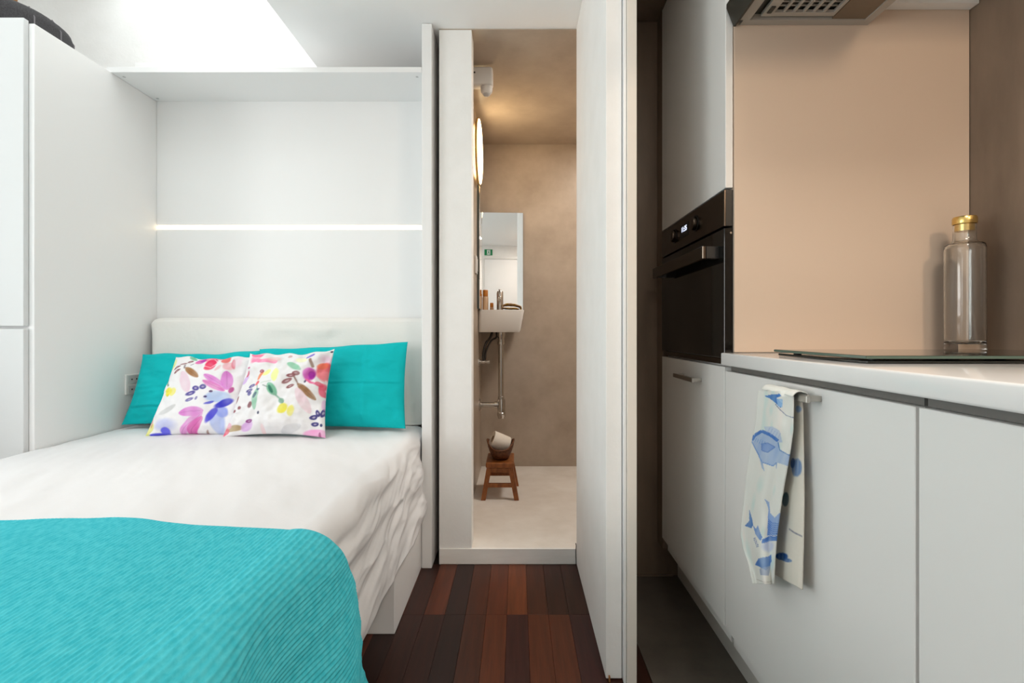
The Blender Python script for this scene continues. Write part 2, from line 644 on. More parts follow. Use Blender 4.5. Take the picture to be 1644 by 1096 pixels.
box(bm, DX0 - 0.002, DX1 + 0.002, YB + 0.001, YB + 0.02, DZ + 0.004, DZ + 0.04)
obj('door_frame', bm, M_whiteplastic, d)
obj('door_handle', tube(bmesh.new(), [(DX1 - 0.06, YB + 0.012, 1.02), (DX1 - 0.06, YB + 0.055, 1.02), (DX1 - 0.17, YB + 0.06, 1.02)], 0.009), M_steel, d)

# wall between bed niche and bathroom (with the stub that frames the doorway)
bm = bmesh.new()
prism(bm, [(-0.32, 2.05), (-0.187, 2.05), (-0.187, 2.14), (-0.32, 2.14)], 'z', 0.0645, CEIL - 0.005)
struct(obj('wall_doorway', bm, M_wall))
struct(obj('wall_bathroom_left', B(-0.32, -0.235, 2.1405, 3.30, 0.0645, CEIL - 0.005), M_micro))
struct(obj('wall_bathroom_back', B(-0.32, 1.0, 3.301, 3.40, 0.0, CEIL - 0.005), M_micro))
struct(obj('wall_bathroom_right', B(0.90, 1.0, 2.052, 3.30, 0.0, CEIL - 0.005), M_micro))
# far kitchen wall (it also closes the bathroom on that side)
bm = B(0.300, 1.30, 1.951, 2.044, 0, CEIL - 0.005)
struct(obj('wall_kitchen_far', bm, M_conc))
struct(obj('baseboard_kitchen', B(0.3695, 0.61, 1.944, 1.9505, 0.0, 0.006), M_conc))
# right kitchen wall
struct(obj('wall_right', B(XR, XR + 0.12, YB, 1.95, 0, CEIL), M_conc))

# partition: sliding leaf and jamb
p = thing('sliding_door', 'white floor to ceiling sliding door between bathroom doorway and kitchen', 'door', (0.266, 1.7, 0.0))
obj('leaf', B(0.244, 0.288, 1.367, 2.043, 0.003, 2.198, 0.0015, 1), M_wall, p)
obj('guide_pin', B(0.2505, 0.2545, 1.358, 1.3655, 0.0, 0.014), M_leather, p)
p = thing('door_jamb', 'narrow warm-shaded door jamb post standing between sliding door and kitchen floor', 'post', (0.305, 1.65, 0.0))
obj('post', B(0.2975, 0.3235, 1.345, 1.940, 0.0, 2.199, 0.0012, 1), M_jamb_shade, p)
obj('edge_bead', B(0.2895, 0.2968, 1.352, 1.940, 0.0, 2.199, 0.001, 1), M_lam, p)

# ================================================================== BED ALCOVE
# wardrobe
wd = thing('wardrobe', 'tall white wardrobe left of the bed with dark round box on top', 'wardrobe', (-2.1, 1.98, 0))
obj('side_panel', B(-1.657, -1.637, 1.690, 2.284, 0.0, 1.9995, 0.0015, 1), M_lam, wd)
obj('carcass', B(-2.55, -1.6575, 1.694, 2.284, 0.0, 1.996), M_lam, wd)
hdl = obj('upper_door', B(-2.10, -1.655, 1.671, 1.6895, 0.973, 2.008, 0.002, 2), M_wardrobe, wd)
obj('lower_door', B(-2.10, -1.655, 1.671, 1.6895, 0.03, 0.964, 0.002, 2), M_wardrobe, wd)
obj('upper_door', B(-2.55, -2.104, 1.671, 1.6895, 0.973, 2.008, 0.002, 2), M_wardrobe, wd)
obj('lower_door', B(-2.55, -2.104, 1.671, 1.6895, 0.03, 0.964, 0.002, 2), M_wardrobe, wd)
# double socket on the wardrobe side
so = thing('wall_socket', 'white double wall socket on wardrobe side beside the bolster', 'socket', (-1.636, 2.12, 0.69))
sy = 2.118
obj('frame', B(-1.6365, -1.6285, sy - 0.042, sy + 0.042, 0.690, 0.775, 0.003, 2), M_whiteplastic, so)
for zz in (0.711, 0.753):
    s = obj('insert', B(-1.6284, -1.6265, sy - 0.032, sy + 0.032, zz - 0.018, zz + 0.018, 0.0008, 1), M_socket, so)
    for dy in (-0.013, 0.013):
        obj('hole', LT([(0, 0), (0.0035, 0), (0.0035, 0.0008), (0, 0.0008)], (-1.6266, sy + dy, zz), 'x', 10), M_black, s)

# wall-bed cabinet
wb = thing('wall_bed_cabinet', 'white wall bed cabinet with shelf and light strip behind the bed', 'cabinet', (-1.0, 2.2, 0))
ZL = 1.428
obj('upper_back_panel', B(-1.6365, -0.385, 2.264, 2.282, ZL + 0.010, 2.019, 0.001, 1), M_lam, wb)
obj('lower_back_panel', B(-1.6365, -0.385, 2.264, 2.282, 0.0, ZL - 0.010, 0.001, 1), M_lam, wb)
obj('light_channel', B(-1.636, -0.385, 2.272, 2.282, ZL - 0.0095, ZL + 0.0095), M_whiteplastic, wb)
obj('light_strip', B(-1.634, -0.387, 2.262, 2.2715, ZL - 0.0055, ZL + 0.0055), M_led, wb)
sh = obj('shelf', B(-1.656, -0.385, 2.010, 2.282, 2.022 - 0.022 + 0.0, 2.022 + 0.0, 0.001, 1), M_lam, wb)
for (sx_, sy_) in ((-1.612, 2.045), (-1.612, 2.235), (-0.41, 2.045), (-0.41, 2.235)):
    obj('screw_cap', LT([(0, 0), (0.005, 0), (0.006, -0.0012), (0.0, -0.0012)], (sx_, sy_, 2.000), 'z', 12), M_socket, sh)
obj('side_panel', B(-0.384, -0.344, 2.010, 2.282, 0.0, 2.197, 0.0015, 1), M_lam, wb)

# bed base
bb = thing('bed_base', 'white low storage base box under the bed', 'bed base', (-1.0, 1.8, 0))
obj('box', B(-1.632, -0.386, 1.572, 2.260, 0.0, 0.335, 0.002, 1), M_lam, bb)
obj('slatted_deck', B(-1.630, -0.400, 0.42, 1.571, 0.29, 0.335, 0.004, 1), M_lam, bb)
for xx in (-1.55, -0.50):
    obj('leg', LT([(0, 0), (0.018, 0), (0.022, 0.29), (0, 0.29)], (xx, 0.50, 0.0)), M_steel, bb)
mt = obj('mattress', B(-1.628, -0.402, 0.40, 2.250, 0.336, 0.528, 0.035, 4), M_mattress, None, True)
tag(mt, 'thick white mattress hidden under the duvet cover on the bed', 'mattress')


# duvet: top, rounded corner, hanging side
def duvet_surface(s, Y, lift=0.0, folds=1.0):
    """s = arc length from the left edge; returns the point on the draped surface"""
    XLEFT, XC, R = -1.633, -0.445, 0.055
    top = 0.553 + lift
    flat = XC - XLEFT
    arc = R * math.pi / 2
    if s <= flat:
        x, z, nx, nz = XLEFT + s, top, 0.0, 1.0
        side = 0.0
    elif s <= flat + arc:
        a = (s - flat) / R
        x, z, nx, nz = XC + (R + lift) * math.sin(a), top - R - lift + (R + lift) * math.cos(a), math.sin(a), math.cos(a)
        side = a / (math.pi / 2)
    else:
        dd = s - flat - arc
        x, z, nx, nz = XC + R + lift + dd * 0.10, top - R - lift - dd * 0.995, 0.995, 0.10
        side = 1.0
    # soft fullness of the top
    dome = 0.012 * math.sin(max(0, min(1, s / flat)) * math.pi) if s < flat else 0.0
    d = dome * (1 - side)
    d += 0.006 * fbm(x * 1.9, Y * 1.9, 3.1, 2) * (1 - side)
    # fine creases on the top, running diagonally
    q = x * 0.9 + Y * 0.45
    d += folds * 0.0055 * fbm(q * 9.0, (Y - x) * 2.2, 1.7, 3) * (1 - side)
    # folds on the side: diagonal pulls
    t = max(0.0, s - flat) / 0.4
    zc = z - 0.16 * Y
    rid = fbm(Y * 2.6, zc * 15.0 + 1.2 * noise.noise((Y * 2.0, z * 4.0, 5.0)), 7.3, 3)
    rid2 = 1.0 - abs(fbm(Y * 3.4 + z * 4.0, zc * 11.0, 2.2, 2)) * 2.0
    d += folds * side * (0.012 * rid + 0.009 * rid2) * (1.1 - 0.5 * min(1, t))
    return x + nx * d, Y, z + nz * d


flat_len = -0.445 + 1.633
NU, NV = 230, 200
S = np.concatenate([np.linspace(0, flat_len, 130), np.linspace(flat_len, flat_len + 0.0864 + 0.275, NU - 129)[1:]])
YY = np.linspace(0.36, 2.135, NV)
P = np.zeros((NU, NV, 3))
for i, s in enumerate(S):
    for j, y in enumerate(YY):
        px_, py_, pz_ = duvet_surface(s, y)
        # hem line wanders a little; far end tucks behind the bolster, near the cabinet it stays inside
        if s > flat_len + 0.0864:
            k = (s - flat_len - 0.0864) / 0.275
            pz_ += k * 0.012 * noise.noise((y * 2.3, 0.4, 0.2))
        if y > 1.985:
            e = min(1.0, (y - 1.985) / 0.022)
            px_ = px_ * (1 - e) + min(px_, -0.392) * e
        if y > 1.62 and px_ < -1.60:
            px_ = max(px_, -1.633)
        P[i, j] = (px_, py_, pz_)
duvet = grid_obj('duvet', P, M_sheet, None, 0.010)
tag(duvet, 'white crumpled cotton duvet cover hanging over the bed side', 'duvet')

# turquoise ribbed throw over the foot end
NR = 1320
s_end = flat_len + 0.0864 + 0.42
S2 = np.linspace(0.02, s_end, NR)
NT = 70
P = np.zeros((NR, NT, 3))
for i, s in enumerate(S2):
    X0 = -1.633 + min(s, flat_len)
    drop = max(0.0, s - flat_len)
    # far edge of the throw
    edge = 0.972 + 0.022 * math.sin((X0 + 1.11) * 4.6) - 0.020 * math.exp(-((X0 + 0.66) / 0.10) ** 2)
    edge += 0.36 * drop + 0.012 * math.sin(drop * 12)
    near = 0.33
    for j in range(NT):
        t = j / (NT - 1)
        t2 = 1 - (1 - t) ** 1.35
        y = near + (edge - near) * t2
        fan = 0.03 * drop * (edge - y)
        # ribs run along the bed
        x_, y_, z_ = duvet_surface(s, y, 0.016, 0.35)
        rib = 0.5 + 0.5 * math.cos(2 * math.pi * (s + 0.002 * noise.noise((s * 3, y * 6, 0.0))) / 0.0076)
        side = min(1.0, drop / 0.086)
        amp = 0.0021 * (rib ** 1.6) * min(1.0, (1 - t) / 0.03)
        soft = 0.012 * noise.noise((s * 3.2, y * 2.6, 9.1)) + 0.006 * noise.noise((s * 7, y * 5, 4.4))
        out = 0.022 * side * min(1.0, drop / 0.3) + side * 0.024 * math.sin(y * 13 + drop * 6 + 0.6) * min(1.0, drop / 0.2)
        dd = amp + soft * 0.8
        x_ += side * (dd + out + 0.008)
        z_ += (1 - side) * dd + 0.004
        P[i, j] = (x_, y_, z_)
M_throw = mat('turquoise_ribbed_weave', rgb(38, 172, 184), 0.85, spec=0.15)
add_noise(M_throw, rgb(64, 190, 206), rgb(88, 206, 219), scale=(130, 60, 60), nscale=1.0, detail=3, bump=0.0010, bump_scale=None)
throw = grid_obj('throw_blanket', P, M_throw, None, 0.005)
tag(throw, 'turquoise ribbed throw blanket spread over the foot of the bed', 'blanket')

# bolster headrest
prof = spline([(2.125, 0.556), (2.128, 0.60), (2.165, 0.80), (2.196, 0.985), (2.206, 1.006), (2.222, 1.016), (2.238, 1.016), (2.252, 1.008), (2.257, 0.985), (2.257, 0.80), (2.257, 0.556)] if False else
              [(0, 2.125, 0.556), (0, 2.130, 0.60), (0, 2.165, 0.80), (0, 2.196, 0.975), (0, 2.208, 1.004), (0, 2.228, 1.016), (0, 2.246, 1.010), (0, 2.256, 0.985), (0, 2.257, 0.80), (0, 2.257, 0.556)], 60)
nx_ = 150
P = np.zeros((nx_, len(prof), 3))
for i in range(nx_):
    u = i / (nx_ - 1)
    # squash the end caps
    e = min(u, 1 - u) * 1.235
    k = 1 - math.exp(-e / 0.012)
    for j, q in enumerate(prof):
        cy_, cz_ = 2.215, 0.80
        yy = cy_ + (q.y - cy_) * (0.15 + 0.85 * k)
        top = max(0, (q.z - 0.97) / 0.05)
        zz = q.z - (1 - k) * 0.028 * min(1, top)
        x = -1.628 + 1.238 * u
        lean = (1.0 - (q.z - 0.556) / 0.46)
        if u < 0.5:
            x += 0.045 * lean * (1 - u * 2) ** 3
        w = 0.004 * fbm(x * 4, q.z * 5, 0.3, 3)
        # shallow sag crease across the cover
        cr = 0.948 - 0.016 * math.sin((x + 1.1) * 7) - 0.012 * math.sin((x + 0.8) * 17)
        if -1.15 < x < -0.72:
            fade = min(1, (x + 1.15) / 0.1, (-0.72 - x) / 0.1)
            w -= 0.012 * fade * math.exp(-((q.z - cr) / 0.006) ** 2)
            w += 0.008 * fade * math.exp(-((q.z - cr - 0.013) / 0.008) ** 2)
        if q.y < 2.215:
            yy -= w
        P[i, j] = (x, yy, zz)
bol = grid_obj('bolster', P, M_bolster)
bm = bmesh.new(); bm.from_mesh(bol.data)
bmesh.ops.holes_fill(bm, edges=[e for e in bm.edges if e.is_boundary], sides=0)
bmesh.ops.recalc_face_normals(bm, faces=bm.faces)
bm.to_mesh(bol.data); bm.free()
tag(bol, 'long cream upholstered headrest bolster across the back of the bed', 'headrest')


# ---- painted fabric prints
def invbil(px, py, q):
    """inverse bilinear: q = TL, TR, BR, BL in photo pixels -> u (left-right), v (bottom-top)"""
    TL, TR, BR, BL = [np.array(c, float) for c in q]
    u, v = 0.5, 0.5
    for _ in range(20):
        p = BL * (1 - u) * (1 - v) + BR * u * (1 - v) + TL * (1 - u) * v + TR * u * v
        du = (BR - BL) * (1 - v) + (TR - TL) * v
        dv = (TL - BL) * (1 - u) + (TR - BR) * u
        J = np.array([[du[0], dv[0]], [du[1], dv[1]]])
        r = np.linalg.solve(J, np.array([px, py]) - p)
        u += r[0]; v += r[1]
    return u, v


class Painter:
    def __init__(self, U, V, base, seed=0):
        self.U, self.V = U, V
        self.c = np.ones(U.shape + (3,)) * np.array(base, float)
        r = np.random.RandomState(seed)
        self.n = np.zeros_like(U)
        for _ in range(14):
            a = r.uniform(0, 6.28); f = r.uniform(8, 60)
            self.n += np.sin(f * (U * math.cos(a) + V * math.sin(a)) + r.uniform(0, 6.28)) / 14 ** 0.5
        self.n = np.clip(0.5 + 0.35 * self.n, 0, 1)

    def put(self, mask, col, alpha):
        a = (np.clip(mask, 0, 1) * alpha * (0.68 + 0.46 * self.n))[..., None]
        a = np.clip(a, 0, 1)
        self.c = self.c * (1 - a) + np.array(col, float) * a

    def leaf(self, a, b, w, col, alpha=0.95, soft=0.010, vein=False):
        a = np.array(a); b = np.array(b)
        d = b - a; L = np.linalg.norm(d); d = d / L
        t = ((self.U - a[0]) * d[0] + (self.V - a[1]) * d[1]) / L
        n = -(self.U - a[0]) * d[1] + (self.V - a[1]) * d[0]
        half = w / 2 * np.sqrt(np.clip(4 * np.clip(t, 0, 1) * (1 - np.clip(t, 0, 1)), 0, 1)) ** 1.25
        m = np.clip((half - np.abs(n)) / soft + 0.5, 0, 1) * ((t > 0) & (t < 1))
        self.put(m, col, alpha)
        if vein:
            m2 = np.clip((0.004 - np.abs(n)) / 0.003, 0, 1) * ((t > 0.05) & (t < 0.9))
            self.put(m2, np.array(col) * 0.8, 0.6)

    def blob(self, c, rx, ry, col, alpha=0.9, ang=0.0, soft=0.25, wob=0.18):
        x = self.U - c[0]; y = self.V - c[1]
        ca, sa = math.cos(ang), math.sin(ang)
        e = np.sqrt(((x * ca + y * sa) / rx) ** 2 + ((-x * sa + y * ca) / ry) ** 2) + wob * (self.n - 0.5)
        self.put((1 - e) / soft, col, alpha)

    def ring(self, c, rx, ry, col, ang=0.0):
        self.blob(c, rx, ry, col, 0.95, ang, 0.2, 0.05)
        self.blob(c, rx * 0.45, ry * 0.4, (235, 225, 230), 0.55, ang, 0.4, 0.05)

    def stroke(self, pts, w, col, alpha=0.9, soft=0.006):
        for a, b in zip(pts[:-1], pts[1:]):
            a = np.array(a); b = np.array(b)
            d = b - a; L2 = max(1e-9, float(d @ d))
            t = np.clip(((self.U - a[0]) * d[0] + (self.V - a[1]) * d[1]) / L2, 0, 1)
            dist = np.hypot(self.U - a[0] - t * d[0], self.V - a[1] - t * d[1])
            self.put((w / 2 - dist) / soft + 0.5, col, alpha)


def cushion(name, corners, T, material, label, cat, group=None, n=64, pinch=0.05, paint=None, seed=1, wr=0.004, creases=(), wob_k=1.0):
    """corners TL, TR, BR, BL in the world; T = full thickness"""
    TL, TR, BR, BL = [np.array(c, float) for c in corners]
    nrm = np.cross((TR + BR - TL - BL), (TL + TR - BL - BR))
    nrm = nrm / np.linalg.norm(nrm)
    if nrm[1] > 0:
        nrm = -nrm
    g = np.linspace(-1, 1, n)
    g = np.sign(g) * (1 - (1 - np.abs(g)) ** 1.15)
    UU, VV = np.meshgrid(g, g, indexing='ij')
    # concave edges and full middle
    u = UU * (1 - pinch * (1 - VV ** 2) * np.abs(UU) ** 2)
    v = VV * (1 - pinch * (1 - UU ** 2) * np.abs(VV) ** 2)
    a, b = (u + 1) / 2, (v + 1) / 2
    base = (BL * ((1 - a) * (1 - b))[..., None] + BR * (a * (1 - b))[..., None] + TL * ((1 - a) * b)[..., None] + TR * (a * b)[..., None])
    # uneven seams along the border
    bw = np.maximum(np.abs(UU), np.abs(VV)) ** 4
    wob = 0.006 * np.sin(UU * 5.1 + seed) * np.cos(VV * 4.3 + 2.1 * seed) + 0.004 * np.sin(UU * 11 + VV * 9 + seed * 3)
    upv = (TL + TR - BL - BR); upv = upv / np.linalg.norm(upv)
    base = base + upv * (wob_k * wob * bw * (VV > -0.5))[..., None]
    th = T / 2 * (np.clip(1 - np.abs(UU) ** 2.4, 0, 1) * np.clip(1 - np.abs(VV) ** 2.4, 0, 1)) ** 0.55
    wrk = np.zeros_like(th)
    for i in range(n):
        for j in range(n):
            U_, V_ = UU[i, j], VV[i, j]
            rad = math.atan2(V_, U_)
            rr = math.hypot(U_, V_)
            wrk[i, j] = fbm(U_ * 2.1 + seed, V_ * 2.1, seed * 1.7, 3) + 0.9 * max(0, rr - 0.35) * noise.noise((rad * 5.0, rr * 1.2, seed * 3.3))
    edge = np.clip((1 - np.maximum(np.abs(UU), np.abs(VV))) / 0.15, 0, 1)
    for (ax, pos, amt) in creases:
        q = (UU if ax == 'u' else VV)
        wrk = wrk - amt * np.exp(-((q - pos) / 0.018) ** 2) + amt * 0.8 * np.exp(-((q - pos - 0.05) / 0.03) ** 2)
    front = base + nrm * ((th + wr * wrk * edge)[..., None])
    back = base - nrm * (th[..., None])
    cols = None
    if paint is not None:
        p = paint(a, b)
        cols = lin(p)
    # one closed mesh: front sheet, then back sheet sharing the border
    nu = n
    idxf = np.arange(n * n).reshape(n, n)
    idxb = np.full((n, n), -1)
    pts = [front.reshape(-1, 3)]
    extra = []
    k = n * n
    for i in range(n):
        for j in range(n):
            if i in (0, n - 1) or j in (0, n - 1):
                idxb[i, j] = idxf[i, j]
            else:
                idxb[i, j] = k; k += 1
                extra.append(back[i, j])
    pts = np.concatenate([front.reshape(-1, 3), np.array(extra)])
    qf = np.stack([idxf[:-1, :-1], idxf[1:, :-1], idxf[1:, 1:], idxf[:-1, 1:]], -1).reshape(-1, 4)
    qb = np.stack([idxb[:-1, :-1], idxb[:-1, 1:], idxb[1:, 1:], idxb[1:, :-1]], -1).reshape(-1, 4)
    org = np.array([pts[:, 0].mean(), pts[:, 1].mean(), pts[:, 2].min()])
    me = bpy.data.meshes.new(name)
    me.from_pydata((pts - org).tolist(), [], np.concatenate([qf, qb]).tolist())
    me.polygons.foreach_set('use_smooth', [True] * len(me.polygons))
    if cols is not None:
        at = me.color_attributes.new('print', 'FLOAT_COLOR', 'POINT')
        c = np.ones((len(pts), 4))
        c[:n * n, :3] = cols.reshape(-1, 3)
        bi = [(i, j) for i in range(n) for j in range(n) if not (i in (0, n - 1) or j in (0, n - 1))]
        c[n * n:, :3] = np.array([cols[n - 1 - i, j] for i, j in bi])
        at.data.foreach_set('color', c.astype(np.float32).ravel())
    me.materials.append(material)
    me.update()
    o = bpy.data.objects.new(name, me)
    COL.objects.link(o)
    o.location = org
    tag(o, label, cat, group)
    return o, base, nrm


def seam(parent, pts, name='seam'):
    bm = tube(bmesh.new(), pts, 0.0012, 5)
    return obj(name, bm, M_seam, parent)


M_seam = mat('teal_seam', rgb(0, 132, 140), 0.8)

# teal pillows
tp1, _, _ = cushion('pillow', [(-1.588, 2.115, 0.862), (-1.06, 2.115, 0.876), (-1.02, 2.00, 0.575), (-1.612, 2.03, 0.575)], 0.10, M_teal,
                    'teal cotton pillow behind the left floral cushion, beside the wardrobe', 'pillow', 'teal pillows', n=110, pinch=0.06, seed=4, wr=0.013, creases=(('v', -0.55, 0.35),), wob_k=0.5)
tp2, _, _ = cushion('pillow', [(-1.085, 2.100, 0.880), (-0.459, 2.095, 0.912), (-0.445, 1.990, 0.567), (-1.04, 1.985, 0.577)], 0.105, M_teal,
                    'teal cotton pillow on the right, standing nearest the bathroom doorway', 'pillow', 'teal pillows', n=110, pinch=0.03, seed=9, wr=0.010, creases=(('v', -0.02, 0.40), ('u', 0.42, 0.30)), wob_k=0.35)

# floral cushions
QL = [(283, 572), (414, 571), (398, 702), (232, 702)]
QR = [(402, 566), (537, 561), (523, 703), (357, 702)]


def zl(x, y):
    return invbil(215 + x / 6.265, 545 + y / 6.265, QL)


def zr(x, y):
    return invbil(350 + x / 6.262, 545 + y / 6.262, QR)


def paint_left(a, b):
    P_ = Painter(a, b, (232, 231, 233), 3)
    k = 1 / (6.265 * 122.0)
    L = lambda p, q, w, c, al=0.95, v=False: P_.leaf(zl(*p), zl(*q), w * k, c, al, vein=v)
    O = lambda x, y, rx, ry, c, al=0.9, an=0.0, so=0.25: P_.blob(zl(x, y), rx * k, ry * k * 1.15, c, al, an, so)
    R = lambda x, y, rx, ry, c, an=0.0: P_.ring(zl(x, y), rx * k, ry * k * 1.15, c, an)
    # blue flower washes
    O(900, 640, 110, 50, (172, 192, 228), 0.85); O(890, 860, 60, 95, (158, 176, 230), 0.8, 0.3)
    O(945, 780, 50, 45, (140, 155, 228), 0.8); O(960, 700, 80, 32, (56, 56, 185), 0.95, 0.5)
    O(840, 810, 30, 68, (70, 66, 200), 0.95, -0.5); O(828, 700, 38, 12, (80, 80, 195), 0.9, 0.5)
    O(350, 890, 115, 52, (186, 192, 232), 0.8, 0, 0.5); O(275, 970, 115, 17, (84, 84, 205), 0.95); O(345, 938, 42, 26, (96, 96, 220), 0.9)
    O(175, 920, 24, 52, (218, 214, 120), 0.85, -0.4); O(125, 968, 42, 10, (200, 205, 120), 0.8); O(205, 860, 10, 42, (190, 120, 100), 0.6)
    # peony
    O(790, 235, 105, 40, (240, 130, 155), 0.85); O(835, 300, 58, 66, (224, 58, 98), 0.95); O(810, 348, 40, 28, (232, 70, 100), 0.9)
    O(720, 262, 50, 42, (206, 84, 186), 0.85); O(742, 250, 26, 26, (182, 60, 168), 0.8); O(700, 290, 28, 16, (235, 110, 160), 0.8)
    O(965, 240, 42, 44, (228, 96, 92), 0.9); O(905, 215, 55, 20, (238, 112, 130), 0.85); O(1000, 318, 50, 44, (230, 160, 170), 0.75)
    O(1040, 290, 18, 50, (214, 92, 112), 0.8, 0.3); O(1075, 260, 50, 60, (228, 200, 214), 0.7, 0, 0.5)
    O(905, 350, 16, 36, (225, 180, 185), 0.7, -0.5)
    P_.stroke([zl(770, 330), zl(835, 350), zl(885, 310)], 7 * k, (250, 225, 230), 0.8)
    P_.stroke([zl(800, 255), zl(860, 250), zl(900, 290)], 7 * k, (250, 225, 230), 0.7)
    # pink leaves
    for (p, q, w, c) in (((785, 425), (965, 535), 58, (218, 138, 208)), ((772, 490), (978, 582), 52, (216, 118, 186)),
                         ((985, 375), (1000, 575), 92, (214, 130, 206)), ((520, 795), (778, 778), 78, (214, 134, 204)),
                         ((478, 958), (765, 795), 62, (220, 144, 208)), ((548, 978), (755, 825), 66, (212, 100, 172))):
        L(p, q, w, c, 0.95, True)
    L((1045, 540), (1020, 605), 34, (190, 90, 150))
    # small foliage
    L((588, 345), (728, 458), 52, (160, 116, 78), 0.95, True); L((562, 385), (622, 605), 82, (226, 200, 214), 0.9)
    for (x, y, rx, ry, an) in ((610, 266, 28, 13, 0.15), (550, 291, 32, 13, 0.1), (500, 340, 36, 13, 0.6), (505, 382, 36, 14, 0.6)):
        R(x, y, rx, ry, (124, 72, 76), an)
    P_.stroke([zl(575, 315), zl(580, 350)], 14 * k, (104, 86, 90)); P_.stroke([zl(640, 320), zl(662, 305)], 10 * k, (90, 80, 110))
    L((350, 400), (372, 470), 32, (80, 118, 100)); P_.stroke([zl(365, 455), zl(412, 525)], 15 * k, (110, 150, 130))
    O(402, 585, 40, 38, (236, 226, 70), 0.9); O(458, 592, 32, 34, (232, 222, 90), 0.85); O(398, 622, 16, 14, (220, 205, 50), 0.8)
    L((582, 200), (668, 242), 36, (122, 186, 152)); L((440, 205), (418, 355), 54, (216, 230, 140), 0.85)
    for (x, y, rx, ry, an) in ((702, 566, 32, 20, -0.2), (770, 550, 27, 22, 0.3), (648, 614, 42, 18, 0.45), (640, 676, 34, 16, 0.45), (710, 664, 12, 18, 0.2)):
        R(x, y, rx, ry, (84, 76, 148), an)
    O(795, 646, 15, 10, (74, 60, 110), 0.95); O(845, 592, 17, 10, (84, 60, 100), 0.95)
    L((308, 802), (495, 716), 42, (202, 203, 204), 0.85)
    L((700, 990), (778, 930), 16, (150, 120, 110))
    O(440, 160, 60, 10, (244, 196, 200), 0.6)
    return P_.c


